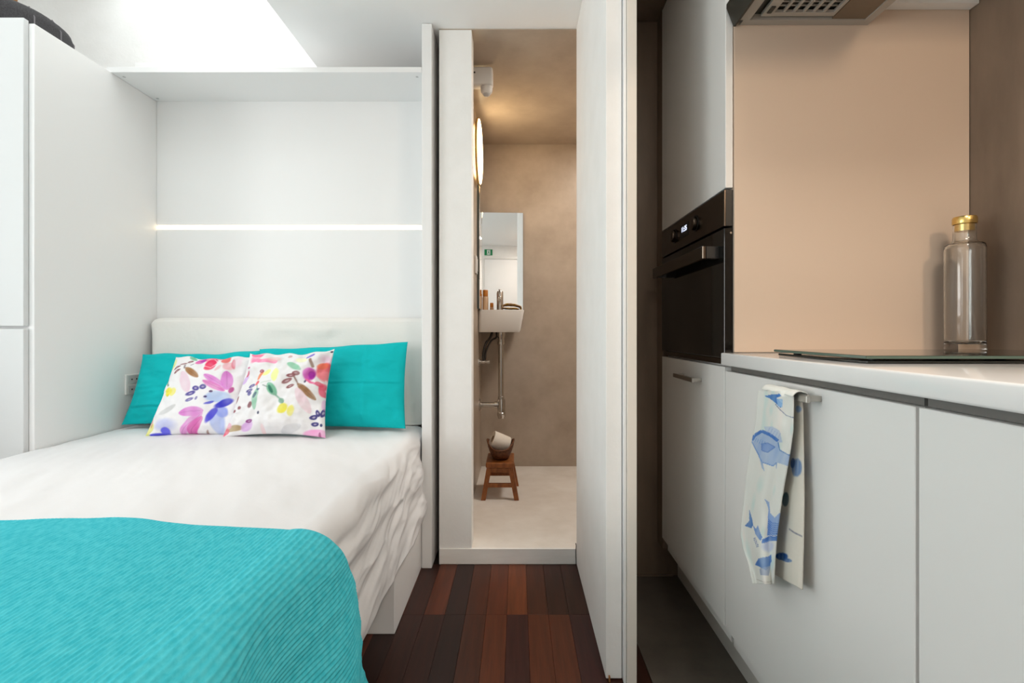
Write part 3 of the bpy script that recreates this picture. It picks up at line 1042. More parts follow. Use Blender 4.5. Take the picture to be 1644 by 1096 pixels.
def paint_right(a, b):
    P_ = Painter(a, b, (232, 231, 233), 8)
    k = 1 / (6.262 * 122.0)
    L = lambda p, q, w, c, al=0.95, v=False: P_.leaf(zr(*p), zr(*q), w * k, c, al, vein=v)
    O = lambda x, y, rx, ry, c, al=0.9, an=0.0, so=0.25: P_.blob(zr(x, y), rx * k, ry * k * 1.15, c, al, an, so)
    R = lambda x, y, rx, ry, c, an=0.0: P_.ring(zr(x, y), rx * k, ry * k * 1.15, c, an)
    S_ = lambda pts, w, c, al=0.9: P_.stroke([zr(*p) for p in pts], w * k, c, al)
    O(415, 195, 75, 60, (242, 165, 190), 0.85); S_([(375, 225), (470, 255), (620, 265)], 34, (246, 140, 178)); S_([(360, 150), (470, 190)], 22, (236, 110, 150))
    O(600, 235, 60, 26, (240, 190, 190), 0.7)
    L((738, 268), (892, 362), 50, (140, 196, 166)); O(880, 240, 60, 26, (240, 242, 190), 0.7)
    O(1105, 235, 70, 60, (228, 196, 218), 0.7, 0, 0.5); O(965, 398, 54, 58, (192, 66, 164), 0.9); O(985, 405, 30, 36, (150, 40, 150), 0.8)
    O(1090, 345, 66, 72, (226, 84, 96), 0.9); O(1070, 300, 48, 30, (226, 110, 80), 0.85); O(1080, 390, 60, 30, (236, 140, 150), 0.8)
    O(1075, 530, 32, 56, (222, 52, 84), 0.95); O(1045, 480, 30, 20, (222, 70, 100), 0.9); S_([(930, 450), (970, 478), (1030, 490)], 18, (226, 110, 150))
    S_([(1095, 430), (1105, 480), (1090, 520)], 9, (252, 226, 230)); S_([(962, 228), (990, 312)], 20, (140, 110, 96))
    S_([(930, 205), (985, 180)], 22, (120, 100, 205)); O(750, 200, 24, 12, (190, 150, 150), 0.7)
    for (x, y, rx, ry, an) in ((842, 392, 34, 17, -0.1), (792, 416, 38, 15, 0.05), (755, 470, 44, 17, 0.6), (782, 522, 34, 15, 0.5)):
        R(x, y, rx, ry, (128, 70, 74), an)
    S_([(822, 430), (852, 500)], 12, (120, 90, 80)); L((845, 485), (1014, 640), 52, (150, 112, 80), 0.95, True)
    L((842, 535), (950, 770), 76, (230, 206, 214), 0.9); O(917, 467, 11, 12, (74, 60, 90), 0.95)
    for (x, y, rx, ry, an) in ((980, 803, 34, 19, 0.3), (1022, 765, 18, 30, 0.3), (992, 868, 30, 18, 0.1), (1065, 760, 16, 36, -0.2)):
        R(x, y, rx, ry, (78, 74, 132), an)
    O(1048, 876, 10, 13, (60, 66, 110), 0.95); O(1080, 680, 24, 50, (226, 180, 220), 0.7)
    O(705, 735, 44, 44, (226, 216, 70), 0.9); O(782, 752, 28, 44, (224, 216, 96), 0.85)
    L((562, 488), (640, 605), 66, (124, 182, 152)); L((570, 505), (610, 590), 26, (60, 120, 100)); S_([(615, 588), (690, 655)], 13, (130, 170, 150)); L((665, 635), (715, 685), 40, (120, 160, 140))
    S_([(512, 508), (560, 528)], 7, (110, 130, 120))
    L((446, 528), (428, 748), 52, (132, 186, 156)); O(432, 603, 16, 26, (66, 80, 110), 0.9); S_([(440, 500), (450, 545)], 8, (100, 140, 120))
    O(378, 698, 22, 26, (126, 76, 82), 0.95); O(466, 775, 11, 12, (50, 54, 80), 0.95); O(460, 547, 14, 10, (80, 90, 130), 0.9)
    O(475, 405, 16, 42, (228, 120, 80), 0.85, -0.4); O(440, 480, 13, 22, (226, 80, 90), 0.9, -0.4); R(490, 362, 20, 14, (150, 70, 90))
    L((500, 405), (585, 350), 46, (236, 238, 150), 0.85); L((640, 340), (640, 480), 66, (234, 238, 150), 0.85); S_([(480, 480), (600, 468)], 6, (190, 205, 190))
    for (x, y) in ((385, 508), (366, 556)):
        R(x, y, 28, 15, (84, 78, 140), 0.6)
    L((370, 565), (375, 612), 30, (80, 76, 140))
    O(305, 448, 22, 48, (206, 174, 226), 0.85, -0.5); O(285, 330, 24, 36, (224, 140, 160), 0.8); O(342, 385, 10, 26, (200, 90, 120), 0.9, -0.3); O(366, 330, 14, 9, (190, 90, 130), 0.9)
    for (x, y, rx, ry) in ((235, 650, 13, 26), (195, 740, 17, 12), (258, 720, 20, 12), (185, 665, 14, 24)):
        O(x, y, rx, ry, (136, 70, 78), 0.95, -0.4)
    L((650, 945), (865, 880), 62, (210, 210, 214), 0.85); O(985, 965, 100, 46, (236, 158, 208), 0.9); O(1030, 970, 10, 24, (150, 60, 110), 0.8)
    O(180, 907, 86, 24, (176, 150, 108), 0.9, 0.1); O(105, 882, 44, 26, (236, 176, 198), 0.85); O(320, 893, 60, 36, (212, 170, 222), 0.85, 0.5)
    R(356, 846, 30, 13, (146, 74, 140), 0.2); O(90, 935, 26, 26, (222, 110, 130), 0.9); O(60, 962, 20, 14, (226, 90, 120), 0.8); O(478, 930, 18, 46, (238, 206, 210), 0.8)
    O(1100, 110, 10, 9, (50, 50, 60), 0.95); O(1148, 132, 14, 9, (60, 60, 80), 0.95)
    return P_.c


def corner_pts(q, Yt, Yb):
    (a, b, c, d) = q
    return [(wx(a[0], Yt), Yt, wz(a[1], Yt)), (wx(b[0], Yt), Yt, wz(b[1], Yt)), (wx(c[0], Yb), Yb, wz(c[1], Yb)), (wx(d[0], Yb), Yb, wz(d[1], Yb))]


cushion('cushion', corner_pts(QL, 2.045, 1.875), 0.125, M_floral,
        'white floral print cushion on the left with pink leaves and blue flower', 'cushion', 'floral cushions', n=170, pinch=0.085, paint=paint_left, seed=2, wr=0.012)
cushion('cushion', corner_pts(QR, 1.965, 1.835), 0.115, M_floral,
        'white floral print cushion on the right overlapping the other floral cushion', 'cushion', 'floral cushions', n=170, pinch=0.085, paint=paint_right, seed=6, wr=0.017)

# dark felt box on the wardrobe
hb = thing('felt_box', 'dark charcoal round felt box on top of the white wardrobe', 'box', (-1.985, 1.915, 1.997))
cxh, cyh, z0h = -1.985, 1.915, 1.997
obj('body', LT([(0, 0), (0.205, 0), (0.214, 0.02), (0.214, 0.12), (0.206, 0.145), (0.180, 0.165), (0.12, 0.185), (0.0, 0.195)], (cxh, cyh, z0h), 'z', 48), M_felt, hb, True)
for k in range(14):
    a = 2 * math.pi * k / 14 + 0.1
    obj('seam', tube(bmesh.new(), [(cxh + 0.2145 * math.cos(a), cyh + 0.2145 * math.sin(a), z0h + 0.02), (cxh + 0.2145 * math.cos(a), cyh + 0.2145 * math.sin(a), z0h + 0.12),
                                   (cxh + 0.182 * math.cos(a), cyh + 0.182 * math.sin(a), z0h + 0.165)], 0.0025, 6), M_feltseam, hb)
obj('handle', tube(bmesh.new(), spline([(cxh + 0.112, cyh - 0.06, z0h + 0.170), (cxh + 0.108, cyh - 0.06, z0h + 0.26), (cxh, cyh - 0.06, z0h + 0.30), (cxh - 0.085, cyh - 0.06, z0h + 0.26), (cxh - 0.09, cyh - 0.06, z0h + 0.175)], 24), 0.009, 8), M_leather, hb)

# ================================================================== BATHROOM
BF = 0.064   # bathroom floor level
# basin mirror on the back wall, turned slightly towards the room
ang = math.radians(3.6)
mr = thing('wall_mirror', 'frameless rectangular mirror on the bathroom back wall above the basin', 'mirror', (-0.105, 3.285, 1.06))
bm = B(-0.142, 0.142, -0.004, 0.004, 0.0, 0.695)
bmesh.ops.transform(bm, matrix=Matrix.Translation((-0.103, 3.276, 1.04)) @ Matrix.Rotation(ang, 4, 'Z'), verts=bm.verts)
obj('glass', bm, M_mirror, mr)
bm = B(-0.1415, 0.1415, 0.0045, 0.010, 0.001, 0.694)
bmesh.ops.transform(bm, matrix=Matrix.Translation((-0.103, 3.276, 1.04)) @ Matrix.Rotation(ang, 4, 'Z'), verts=bm.verts)
obj('backing', bm, M_mirroredge, mr)

# narrow mirror strip on the left wall
sm = thing('side_mirror', 'narrow dark edged mirror strip on the left bathroom wall', 'mirror', (-0.228, 3.0, 1.09))
obj('backing', B(-0.2345, -0.2225, 2.935, 3.09, 1.09, 1.835), M_mirroredge, sm)
obj('glass', B(-0.2222, -0.2192, 2.936, 3.089, 1.091, 1.834), M_mirror, sm)
# light switch
ls = thing('light_switch', 'small white light switch on the left bathroom wall', 'switch', (-0.231, 2.80, 1.29))
obj('plate', B(-0.2345, -0.2255, 2.775, 2.845, 1.28, 1.38, 0.002, 2), M_whiteplastic, ls)
obj('rocker', B(-0.2254, -0.2225, 2.785, 2.835, 1.295, 1.365, 0.001, 1), M_whiteplastic, ls)

# round lamp
rl = thing('round_wall_lamp', 'round glowing wall lamp on the left bathroom wall', 'lamp', (-0.235, 2.80, 1.76))
cy_, cz_ = 2.80, 1.962
obj('backplate', LT([(0, 0), (0.10, 0), (0.10, 0.012), (0, 0.012)], (-0.2345, cy_, cz_), 'x', 40), M_whiteplastic, rl, 0.6)
obj('rim', LT([(0.140, 0), (0.178, 0), (0.180, 0.004), (0.180, 0.010), (0.176, 0.012), (0.140, 0.012)], (-0.2220, cy_, cz_), 'x', 64), M_gold, rl, 0.6)
obj('diffuser', LT([(0, 0), (0.174, 0), (0.172, 0.004), (0.150, 0.008), (0.0, 0.010)], (-0.2095, cy_, cz_), 'x', 64), M_lampglow, rl, 0.6)

# motion sensor
ms = thing('motion_sensor', 'white motion sensor high on the left bathroom wall under the ceiling', 'sensor', (-0.235, 2.33, 2.06))
obj('housing', B(-0.2345, -0.112, 2.300, 2.362, 2.098, 2.181, 0.012, 4), M_whiteplastic, ms, 0.6)
hd = obj('sensor_head', LT([(0, 0), (0.018, 0.002), (0.026, 0.010), (0.028, 0.022), (0.028, 0.034), (0, 0.034)], (-0.142, 2.33, 2.062), 'z', 28), M_whiteplastic, ms, 0.7)
obj('lens', LT([(0, -0.010), (0.010, -0.008), (0.016, -0.003), (0.018, 0.002)], (-0.142, 2.33, 2.062), 'z', 24), M_socket, hd, True)
obj('screw', LT([(0, 0), (0.004, 0), (0.004, -0.002), (0, -0.002)], (-0.196, 2.2995, 2.150), 'y', 10), M_black, ms)

# basin
bs = thing('wash_basin', 'small white wall mounted wash basin under the bathroom mirror', 'basin', (-0.1, 3.13, 0.95))
BY0, BY1, BX0 = 3.00, 3.262, -0.2335
ztop, zbot = 1.086, 0.951
bm = bmesh.new()
def ring_rect(x0, x1, y0, y1, z, r=0.02, n=5):
    out = []
    for (cx_, cy2, a0) in ((x1 - r, y1 - r, 0), (x0 + r, y1 - r, 90), (x0 + r, y0 + r, 180), (x1 - r, y0 + r, 270)):
        for k in range(n):
            a = math.radians(a0 + 90 * k / (n - 1))
            out.append(bm.verts.new((cx_ + r * math.cos(a), cy2 + r * math.sin(a), z)))
    return out
rings = [ring_rect(BX0, 0.016, BY0 + 0.012, BY1 - 0.012, zbot, 0.015), ring_rect(BX0, 0.022, BY0 + 0.006, BY1 - 0.006, zbot + 0.012, 0.02),
         ring_rect(BX0, 0.043, BY0, BY1, ztop - 0.006, 0.022), ring_rect(BX0 + 0.001, 0.042, BY0 + 0.001, BY1 - 0.001, ztop, 0.021),
         ring_rect(BX0 + 0.022, 0.029, BY0 + 0.016, BY1 - 0.055, ztop, 0.02), ring_rect(BX0 + 0.03, 0.020, BY0 + 0.024, BY1 - 0.06, ztop - 0.02, 0.03),
         ring_rect(BX0 + 0.06, -0.02, BY0 + 0.05, BY1 - 0.08, ztop - 0.10, 0.03)]
for a, b in zip(rings[:-1], rings[1:]):
    for k in range(len(a)):
        bm.faces.new((a[k], a[(k + 1) % len(a)], b[(k + 1) % len(b)], b[k]))
bm.faces.new(rings[0]); bm.faces.new(rings[-1])
obj('bowl', bm, M_ceramic, bs, 0.7)
# mixer tap
tx, ty = -0.110, 3.235
tp = obj('tap', LT([(0, 0), (0.023, 0), (0.024, 0.004), (0.0205, 0.008), (0.0205, 0.125), (0.018, 0.130), (0, 0.130)], (tx, ty, ztop), 'z', 24), M_steel, bs, 0.6)
bm = tube(bmesh.new(), [(tx, ty - 0.01, ztop + 0.085), (tx, ty - 0.07, ztop + 0.078), (tx, ty - 0.085, ztop + 0.070)], [0.014, 0.012, 0.011], 14)
obj('spout', bm, M_steel, tp, 0.6)
obj('lever', B(tx - 0.008, tx + 0.008, ty - 0.065, ty + 0.015, ztop + 0.1305, ztop + 0.138, 0.003, 2), M_steel, tp)
# waste trap
wt = thing('waste_trap', 'chrome bottle trap drain pipe below the wash basin', 'pipe', (-0.10, 3.12, 0.41))
dx, dy = -0.100, 3.12
obj('tailpiece', LT([(0, 0.950), (0.025, 0.950), (0.025, 0.925), (0.020, 0.915), (0.020, 0.895), (0.024, 0.893), (0.024, 0.875), (0.0165, 0.872), (0.0165, 0.55), (0.0195, 0.548), (0.0195, 0.535), (0, 0.535)], (dx, dy, 0), 'z', 24), M_steel, wt, 0.6)
obj('bottle', LT([(0, 0.534), (0.022, 0.534), (0.0245, 0.525), (0.0245, 0.45), (0.026, 0.448), (0.026, 0.430), (0.020, 0.412), (0, 0.410)], (dx + 0.002, dy, 0), 'z', 24), M_steel, wt, 0.6)
obj('outlet_pipe', LT([(0, 0), (0.015, 0), (0.015, 0.085), (0.021, 0.086), (0.021, 0.105), (0.016, 0.106), (0.016, 0.116), (0, 0.116)], (-0.226, dy, 0.497), 'x', 24), M_steel, wt, 0.6)
obj('wall_flange', LT([(0, 0), (0.040, 0), (0.040, 0.003), (0.030, 0.009), (0, 0.009)], (-0.2347, dy, 0.497), 'x', 28), M_steel, wt, 0.6)
# angle valve with hose
av = thing('angle_valve', 'chrome angle valve with dark hose on the wall below the basin', 'valve', (-0.22, 3.06, 0.75))
vy, vz = 3.06, 0.768
obj('wall_flange', LT([(0, 0), (0.027, 0), (0.026, 0.004), (0.018, 0.009), (0, 0.009)], (-0.2347, vy, vz), 'x', 24), M_steel, av, 0.6)
obj('body', LT([(0, 0), (0.011, 0), (0.011, 0.03), (0.008, 0.032), (0.008, 0.04), (0.012, 0.042), (0.012, 0.058), (0, 0.058)], (-0.2255, vy, vz), 'x', 18), M_steel, av, 0.6)
obj('hose', tube(bmesh.new(), spline([(-0.205, vy, vz + 0.012), (-0.205, vy, vz + 0.06), (-0.19, vy + 0.01, vz + 0.115), (-0.165, vy + 0.03, vz + 0.15), (-0.155, vy + 0.05, vz + 0.182)], 26), 0.0085, 10), M_hose, av, True)
obj('hose', tube(bmesh.new(), spline([(-0.196, vy + 0.01, vz + 0.012), (-0.19, vy + 0.02, vz + 0.07), (-0.16, vy + 0.04, vz + 0.13), (-0.130, vy + 0.06, vz + 0.15), (-0.128, vy + 0.075, vz + 0.182)], 26), 0.006, 10), M_hose, av, True)


def bottle_thing(name, label, x, y, z, r, h, rc, hc):
    t = thing(name, label, 'bottle', (x, y, z))
    obj('body', LT([(0, 0), (r * 0.93, 0), (r, 0.004), (r, h * 0.92), (r * 0.8, h * 0.98), (rc * 0.8, h), (0, h)], (x, y, z), 'z', 20), M_beigebottle, t, 0.7)
    obj('cap', LT([(0, 0), (rc, 0), (rc, hc * 0.9), (rc * 0.9, hc), (0, hc)], (x, y, z + h + 0.0003), 'z', 20), M_orange, t, 0.7)


bottle_thing('soap_bottle', 'tall beige soap bottle with orange cap on the basin corner', -0.205, 3.235, ztop, 0.019, 0.098, 0.017, 0.040)
bottle_thing('lotion_bottle', 'short beige lotion bottle with orange cap beside the tap', -0.163, 3.228, ztop, 0.012, 0.026, 0.011, 0.028)

# folded guest towel on the basin rim
P = np.zeros((60, 24, 3))
prf = spline([(-0.070, 0, 0.004), (-0.03, 0, 0.002), (0.005, 0, 0.004), (0.026, 0, 0.014), (0.020, 0, 0.030), (-0.015, 0, 0.042), (-0.055, 0, 0.046), (-0.085, 0, 0.040), (-0.090, 0, 0.028), (-0.060, 0, 0.022), (-0.02, 0, 0.022), (0.012, 0, 0.018)], 59)
for i, q in enumerate(prf):
    for j in range(24):
        t = j / 23
        P[i, j] = (q.x + 0.004 * noise.noise((q.x * 30, t * 3, 0)), 3.213 + 0.048 * t, ztop + 0.0015 + q.z * (1.0 - 0.25 * t) + 0.003 * noise.noise((q.x * 40, t * 4, 2)))
M_guest = mat('guest_towel_cotton', rgb(205, 176, 140), 0.95)
add_noise(M_guest, rgb(206, 180, 150), rgb(196, 160, 60), nscale=14, detail=2, lo=0.50, hi=0.60)
gt = grid_obj('guest_towel', P, M_guest, None, 0.004)
tag(gt, 'folded beige and yellow guest towel on the basin rim', 'towel')

# stool
st = thing('step_stool', 'small brown wooden stool on the bathroom floor below the basin', 'stool', (-0.09, 2.75, BF))
SZ = 0.232
obj('seat', B(-0.166, -0.016, 2.635, 2.86, SZ, SZ + 0.028, 0.006, 2), M_stool, st)
for (x0, xt) in ((-0.178, -0.148), (-0.002, -0.034)):
    for (yb_, yt_) in ((2.638, 2.660), (2.880, 2.845)):
        bm = bmesh.new()
        h = 0.0135
        lo = [bm.verts.new((x0 + a * h * 0.9, yb_ + b * h * 0.9, BF + 0.0005)) for a, b in ((-1, -1), (1, -1), (1, 1), (-1, 1))]
        hi = [bm.verts.new((xt + a * h, yt_ + b * h, SZ)) for a, b in ((-1, -1), (1, -1), (1, 1), (-1, 1))]
        bm.faces.new(lo); bm.faces.new(hi)
        for k in range(4):
            bm.faces.new((lo[k], lo[(k + 1) % 4], hi[(k + 1) % 4], hi[k]))
        obj('leg', bm, M_stool, st)
for yy in (2.648, 2.862):
    obj('stretcher', B(-0.158, -0.024, yy - 0.007, yy + 0.007, 0.128, 0.150, 0.002, 1), M_stool, st)
    obj('apron', B(-0.148, -0.034, yy - 0.004, yy + 0.012, SZ - 0.026, SZ - 0.0005, 0.002, 1), M_stool, st)

# wicker basket
BZ = SZ + 0.0285
bk = thing('wicker_basket', 'dark brown oval wicker basket standing on the wooden stool', 'basket', (-0.09, 2.745, BZ))
bm = bmesh.new()
NS, NRG = 40, 9
prev = None
for r_ in range(NRG):
    t = r_ / (NRG - 1)
    ring = []
    for k in range(NS):
        a = 2 * math.pi * k / NS
        rad = 0.58 + 0.42 * math.sin(t * math.pi / 2)
        rx, ry = 0.073 * rad, 0.100 * rad
        up = 0.040 * (abs(math.cos(a)) ** 3) * t
        wv = 1 + 0.018 * ((-1) ** (k + r_))
        ring.append(bm.verts.new((-0.09 + rx * wv * math.cos(a), 2.745 + ry * wv * math.sin(a), BZ + 0.058 * t + up)))
    if prev:
        for k in range(NS):
            bm.faces.new((prev[k], prev[(k + 1) % NS], ring[(k + 1) % NS], ring[k]))
    else:
        bm.faces.new(list(reversed(ring)))
    prev = ring
o = obj('woven_bowl', bm, M_wickerd, bk, 0.9)
s = o.modifiers.new('thickness', 'SOLIDIFY'); s.thickness = 0.004; s.offset = -1
rim = []
for k in range(NS + 1):
    a = 2 * math.pi * k / NS
    rim.append((-0.09 + 0.073 * math.cos(a), 2.745 + 0.100 * math.sin(a), BZ + 0.060 + 0.040 * abs(math.cos(a)) ** 3))
obj('rim', tube(bmesh.new(), rim, 0.0045, 8), M_wickerd, bk, True)


def toilet_roll(label, loc, rot):
    t = thing('toilet_roll', label, 'toilet roll', loc, 'toilet rolls in the basket')
    R = Matrix.Translation(loc) @ rot
    bm = LT([(0.020, -0.046), (0.044, -0.048), (0.046, -0.045), (0.046, 0.045), (0.044, 0.048), (0.020, 0.046)], (0, 0, 0), 'x', 36)
    bmesh.ops.transform(bm, matrix=R, verts=bm.verts)
    obj('paper', bm, M_paper, t, 0.6)
    bm = LT([(0.0185, -0.046), (0.0198, -0.046), (0.0198, 0.046), (0.0185, 0.046), (0.0185, -0.046)], (0, 0, 0), 'x', 24)
    bmesh.ops.transform(bm, matrix=R, verts=bm.verts)
    obj('core', bm, M_card, t, 0.6)


toilet_roll('white toilet paper roll tilted in front of the wicker basket', (-0.094, 2.728, BZ + 0.090), Matrix.Rotation(math.radians(25), 4, 'Y') @ Matrix.Rotation(math.radians(12), 4, 'Z'))

# exit sign above the entry door, seen in the bathroom mirror
es = thing('exit_sign', 'green exit sign with white running figure seen in the bathroom mirror', 'sign', (0.085, YB + 0.002, 2.06))
ex, ez = 0.085, 2.103
obj('board', B(ex - 0.058, ex + 0.058, YB + 0.0015, YB + 0.006, ez - 0.043, ez + 0.043), M_green, es)
yy0, yy1 = YB + 0.0062, YB + 0.0075
obj('pictogram_door', B(ex - 0.022, ex + 0.026, yy0, yy1, ez - 0.034, ez + 0.034), M_signwhite, es)
yy0, yy1 = YB + 0.0077, YB + 0.009
fig = tube(bmesh.new(), [(ex + 0.004, yy1, ez + 0.012), (ex + 0.002, yy1, ez - 0.008)], 0.005, 6)
tube(fig, [(ex + 0.002, yy1, ez - 0.006), (ex + 0.014, yy1, ez - 0.014), (ex + 0.012, yy1, ez - 0.030)], 0.0034, 6)
tube(fig, [(ex + 0.002, yy1, ez - 0.006), (ex - 0.008, yy1, ez - 0.020), (ex - 0.018, yy1, ez - 0.024)], 0.0034, 6)
tube(fig, [(ex + 0.004, yy1, ez + 0.010), (ex + 0.016, yy1, ez + 0.004)], 0.003, 6)
tube(fig, [(ex + 0.004, yy1, ez + 0.010), (ex - 0.010, yy1, ez + 0.004)], 0.003, 6)
lathe(fig, [(0, -0.002), (0.006, -0.001), (0.006, 0.001), (0, 0.002)], (ex + 0.006, yy1, ez + 0.023), 'y', 12)
obj('pictogram_figure', fig, M_green, es)

# ================================================================== KITCHEN
FX = 0.545                    # plane of the door fronts
TY0, TY1 = 1.302, 1.871       # tall unit along the run
CT = 0.900                    # worktop height
# tall unit
tu = thing('tall_oven_cabinet', 'tall white kitchen cabinet housing the oven at the far end', 'cabinet', (0.87, 1.6, 0))
obj('carcass', B(0.5665, 1.175, 1.316, TY1, 0.135, 2.164), M_lam_k, tu)
obj('side_panel', B(0.5665, XR - 0.002, 1.298, 1.3155, CT + 0.001, 2.164), M_warm_panel, tu, label='side panel above the worktop with warm lamplight in its colour')
obj('upper_door', B(FX, FX + 0.0195, TY0, TY1, 1.331, 2.160, 0.0012, 1), M_lam_k, tu)
ld = obj('lower_door', B(FX, FX + 0.0195, TY0 + 0.008, TY1, 0.182, 0.862, 0.0012, 1), M_lam_k, tu)
obj('filler_strip', B(FX + 0.004, FX + 0.024, TY1 + 0.002, 1.949, 0.14, 2.164), M_conc, tu)


def bar_handle(parent, y0, y1, z):
    h = obj('handle', B(FX - 0.032, FX - 0.024, y0, y1, z - 0.0065, z + 0.0065, 0.001, 1), M_brushed, parent)
    for yy in (y0 + 0.012, y1 - 0.012):
        obj('bracket', B(FX - 0.0238, FX - 0.0004, yy - 0.005, yy + 0.005, z - 0.005, z + 0.005), M_brushed, h)
    return h


bar_handle(ld, 1.462, 1.640, 0.812)

# oven
ov = thing('built_in_oven', 'black built-in compact oven with glass door in the tall cabinet', 'oven', (0.56, 1.585, 0.872))
OY0, OY1 = TY0 + 0.003, TY1 - 0.003
cp = obj('control_panel', B(FX - 0.002, FX + 0.002, OY0, OY1, 1.232, 1.326, 0.0006, 1), M_ovensteel, ov)
obj('door', B(FX - 0.002, FX + 0.0185, OY0, OY1, 0.885, 1.226, 0.001, 1), M_ovenglass, ov)
obj('lower_vent', B(FX + 0.004, FX + 0.0185, OY0, OY1, 0.868, 0.883), M_ovensteel, ov)
obj('chassis', B(FX + 0.0188, 0.566, OY0, OY1, 0.868, 1.326), M_black, ov)
obj('panel_housing', B(FX + 0.0022, FX + 0.0186, OY0, OY1, 1.232, 1.326), M_black, ov)
for yy in (1.515, 1.715):
    kn = obj('knob', LT([(0, 0), (0.0195, 0), (0.0205, -0.003), (0.019, -0.012), (0.017, -0.013), (0, -0.013)], (FX - 0.0025, yy, 1.283), 'x', 28), M_ovensteel, cp, 0.6)
    obj('collar', LT([(0.021, 0), (0.024, 0), (0.024, -0.002), (0.021, -0.002)], (FX - 0.0022, yy, 1.283), 'x', 28), M_black, kn, 0.6)
dp = obj('display', B(FX - 0.0032, FX - 0.0022, 1.578, 1.655, 1.262, 1.304), M_black, cp)
Mt = Matrix(((0, 0, -1, FX - 0.0036), (-1, 0, 0, 1.616), (0, 1, 0, 1.287), (0, 0, 0, 1)))
text_mesh('11:35', 0.024, Mt, M_display, 'clock_digits', dp)
bm = B(FX - 0.046, FX - 0.036, 1.340, 1.835, 1.150, 1.186, 0.002, 1)
hn = obj('door_handle', bm, M_ovensteel, ov)
for yy in (1.352, 1.823):
    obj('bracket', B(FX - 0.0358, FX - 0.0022, yy - 0.012, yy + 0.012, 1.152, 1.184), M_black, hn)
obj('hinge_screw', LT([(0, 0), (0.003, 0), (0.003, -0.002), (0, -0.002)], (FX + 0.0145, OY0 - 0.0005, 1.213), 'y', 8), M_steel, ov)

# base cabinets
c1 = thing('base_cabinet', 'white base cabinet with the fish towel hanging on its handle', 'cabinet', (0.86, 0.99, 0))
obj('carcass', B(0.566, 1.175, 0.680, 1.300, 0.135, 0.866), M_lam_k, c1)
d1 = obj('door', B(FX, FX + 0.0195, 0.6825, 1.3045, 0.182, 0.852, 0.0012, 1), M_lam_k, c1)
HZ = 0.834
obj('gap_shade_strip', box(B(0.5585, 0.5655, 0.683, 1.2995, 0.853, 0.8665), 0.5585, 0.5655, 0.6772, 0.6818, 0.182, 0.852), M_gapshade, c1)  # grey strips painted as shade above and between the doors
bar_handle(d1, 0.884, 1.026, 0.8345)
c2 = thing('base_cabinet', 'white base cabinet at the right edge, nearest the camera', 'cabinet', (0.86, 0.36, 0))
obj('carcass', B(0.566, 1.175, 0.04, 0.678, 0.135, 0.866), M_lam_k, c2)
obj('door', B(FX, FX + 0.0195, 0.05, 0.6765, 0.182, 0.852, 0.0012, 1), M_lam_k, c2)
obj('gap_shade_strip', B(0.5585, 0.5655, 0.05, 0.6768, 0.853, 0.8665), M_gapshade, c2)
pl = obj('plinth', B(0.628, 0.645, 0.04, 1.948, 0.0, 0.134), M_plinth)
tag(pl, 'long grey plinth board under the kitchen cabinets on the floor', 'plinth')

# worktop
wk = obj('worktop', B(0.530, XR - 0.002, 0.02, 1.2975, 0.868, CT, 0.004, 3), M_counter, None, 0.6)
tag(wk, 'glossy white kitchen worktop slab running along the base cabinets', 'worktop')

# hob with glass lid
hb2 = thing('glass_hob', 'dark glass hob with raised lid plate on the white worktop', 'hob', (0.85, 0.99, CT))
obj('lower_plate', B(0.596, 1.102, 0.848, 1.137, CT + 0.0006, CT + 0.0055, 0.001, 1), M_hobglass, hb2)
for (xx, yy) in ((0.625, 0.875), (0.625, 1.11), (1.075, 0.875), (1.075, 1.11)):
    obj('foot', LT([(0, 0), (0.008, 0), (0.008, 0.0028), (0, 0.0028)], (xx, yy, CT + 0.0056), 'z', 16), M_black, hb2)
obj('lid_plate', B(0.590, 1.108, 0.842, 1.143, CT + 0.0086, CT + 0.0142, 0.001, 1), M_hobglass, hb2)
bm = bmesh.new()
box(bm, 0.5893, 0.5899, 0.842, 1.143, CT + 0.0092, CT + 0.0136)
box(bm, 0.590, 1.108, 0.8412, 0.8418, CT + 0.0092, CT + 0.0136)
obj('lid_edge', bm, M_hobedge, hb2)

# bottle
gb = thing('glass_bottle', 'clear tall glass bottle with gold cap on the worktop corner', 'bottle', (1.098, 1.222, CT))
R_ = 0.0402
bz = CT + 0.0006
prof = [(0.0, 0.004), (0.020, 0.002), (0.035, 0.0), (0.0385, 0.003), (R_, 0.010), (R_, 0.258), (0.039, 0.266), (0.034, 0.270), (0.0265, 0.272), (0.0235, 0.276), (0.0228, 0.285), (0.0228, 0.315),
        (0.0200, 0.315), (0.0200, 0.285), (0.0205, 0.274), (0.024, 0.268), (0.033, 0.266), (0.0365, 0.262), (0.0375, 0.256), (0.0375, 0.034), (0.035, 0.027), (0.030, 0.024), (0.0, 0.026)]
obj('glass_body', LT(prof, (1.098, 1.222, bz), 'z', 48), M_glass, gb, 0.9)
obj('cap', LT([(0, 0), (0.0195, 0), (0.0195, 0.016), (0.0235, 0.017), (0.0243, 0.020), (0.0243, 0.031), (0.0225, 0.035), (0, 0.036)], (1.098, 1.222, bz + 0.300), 'z', 36), M_gold, gb, 0.6)

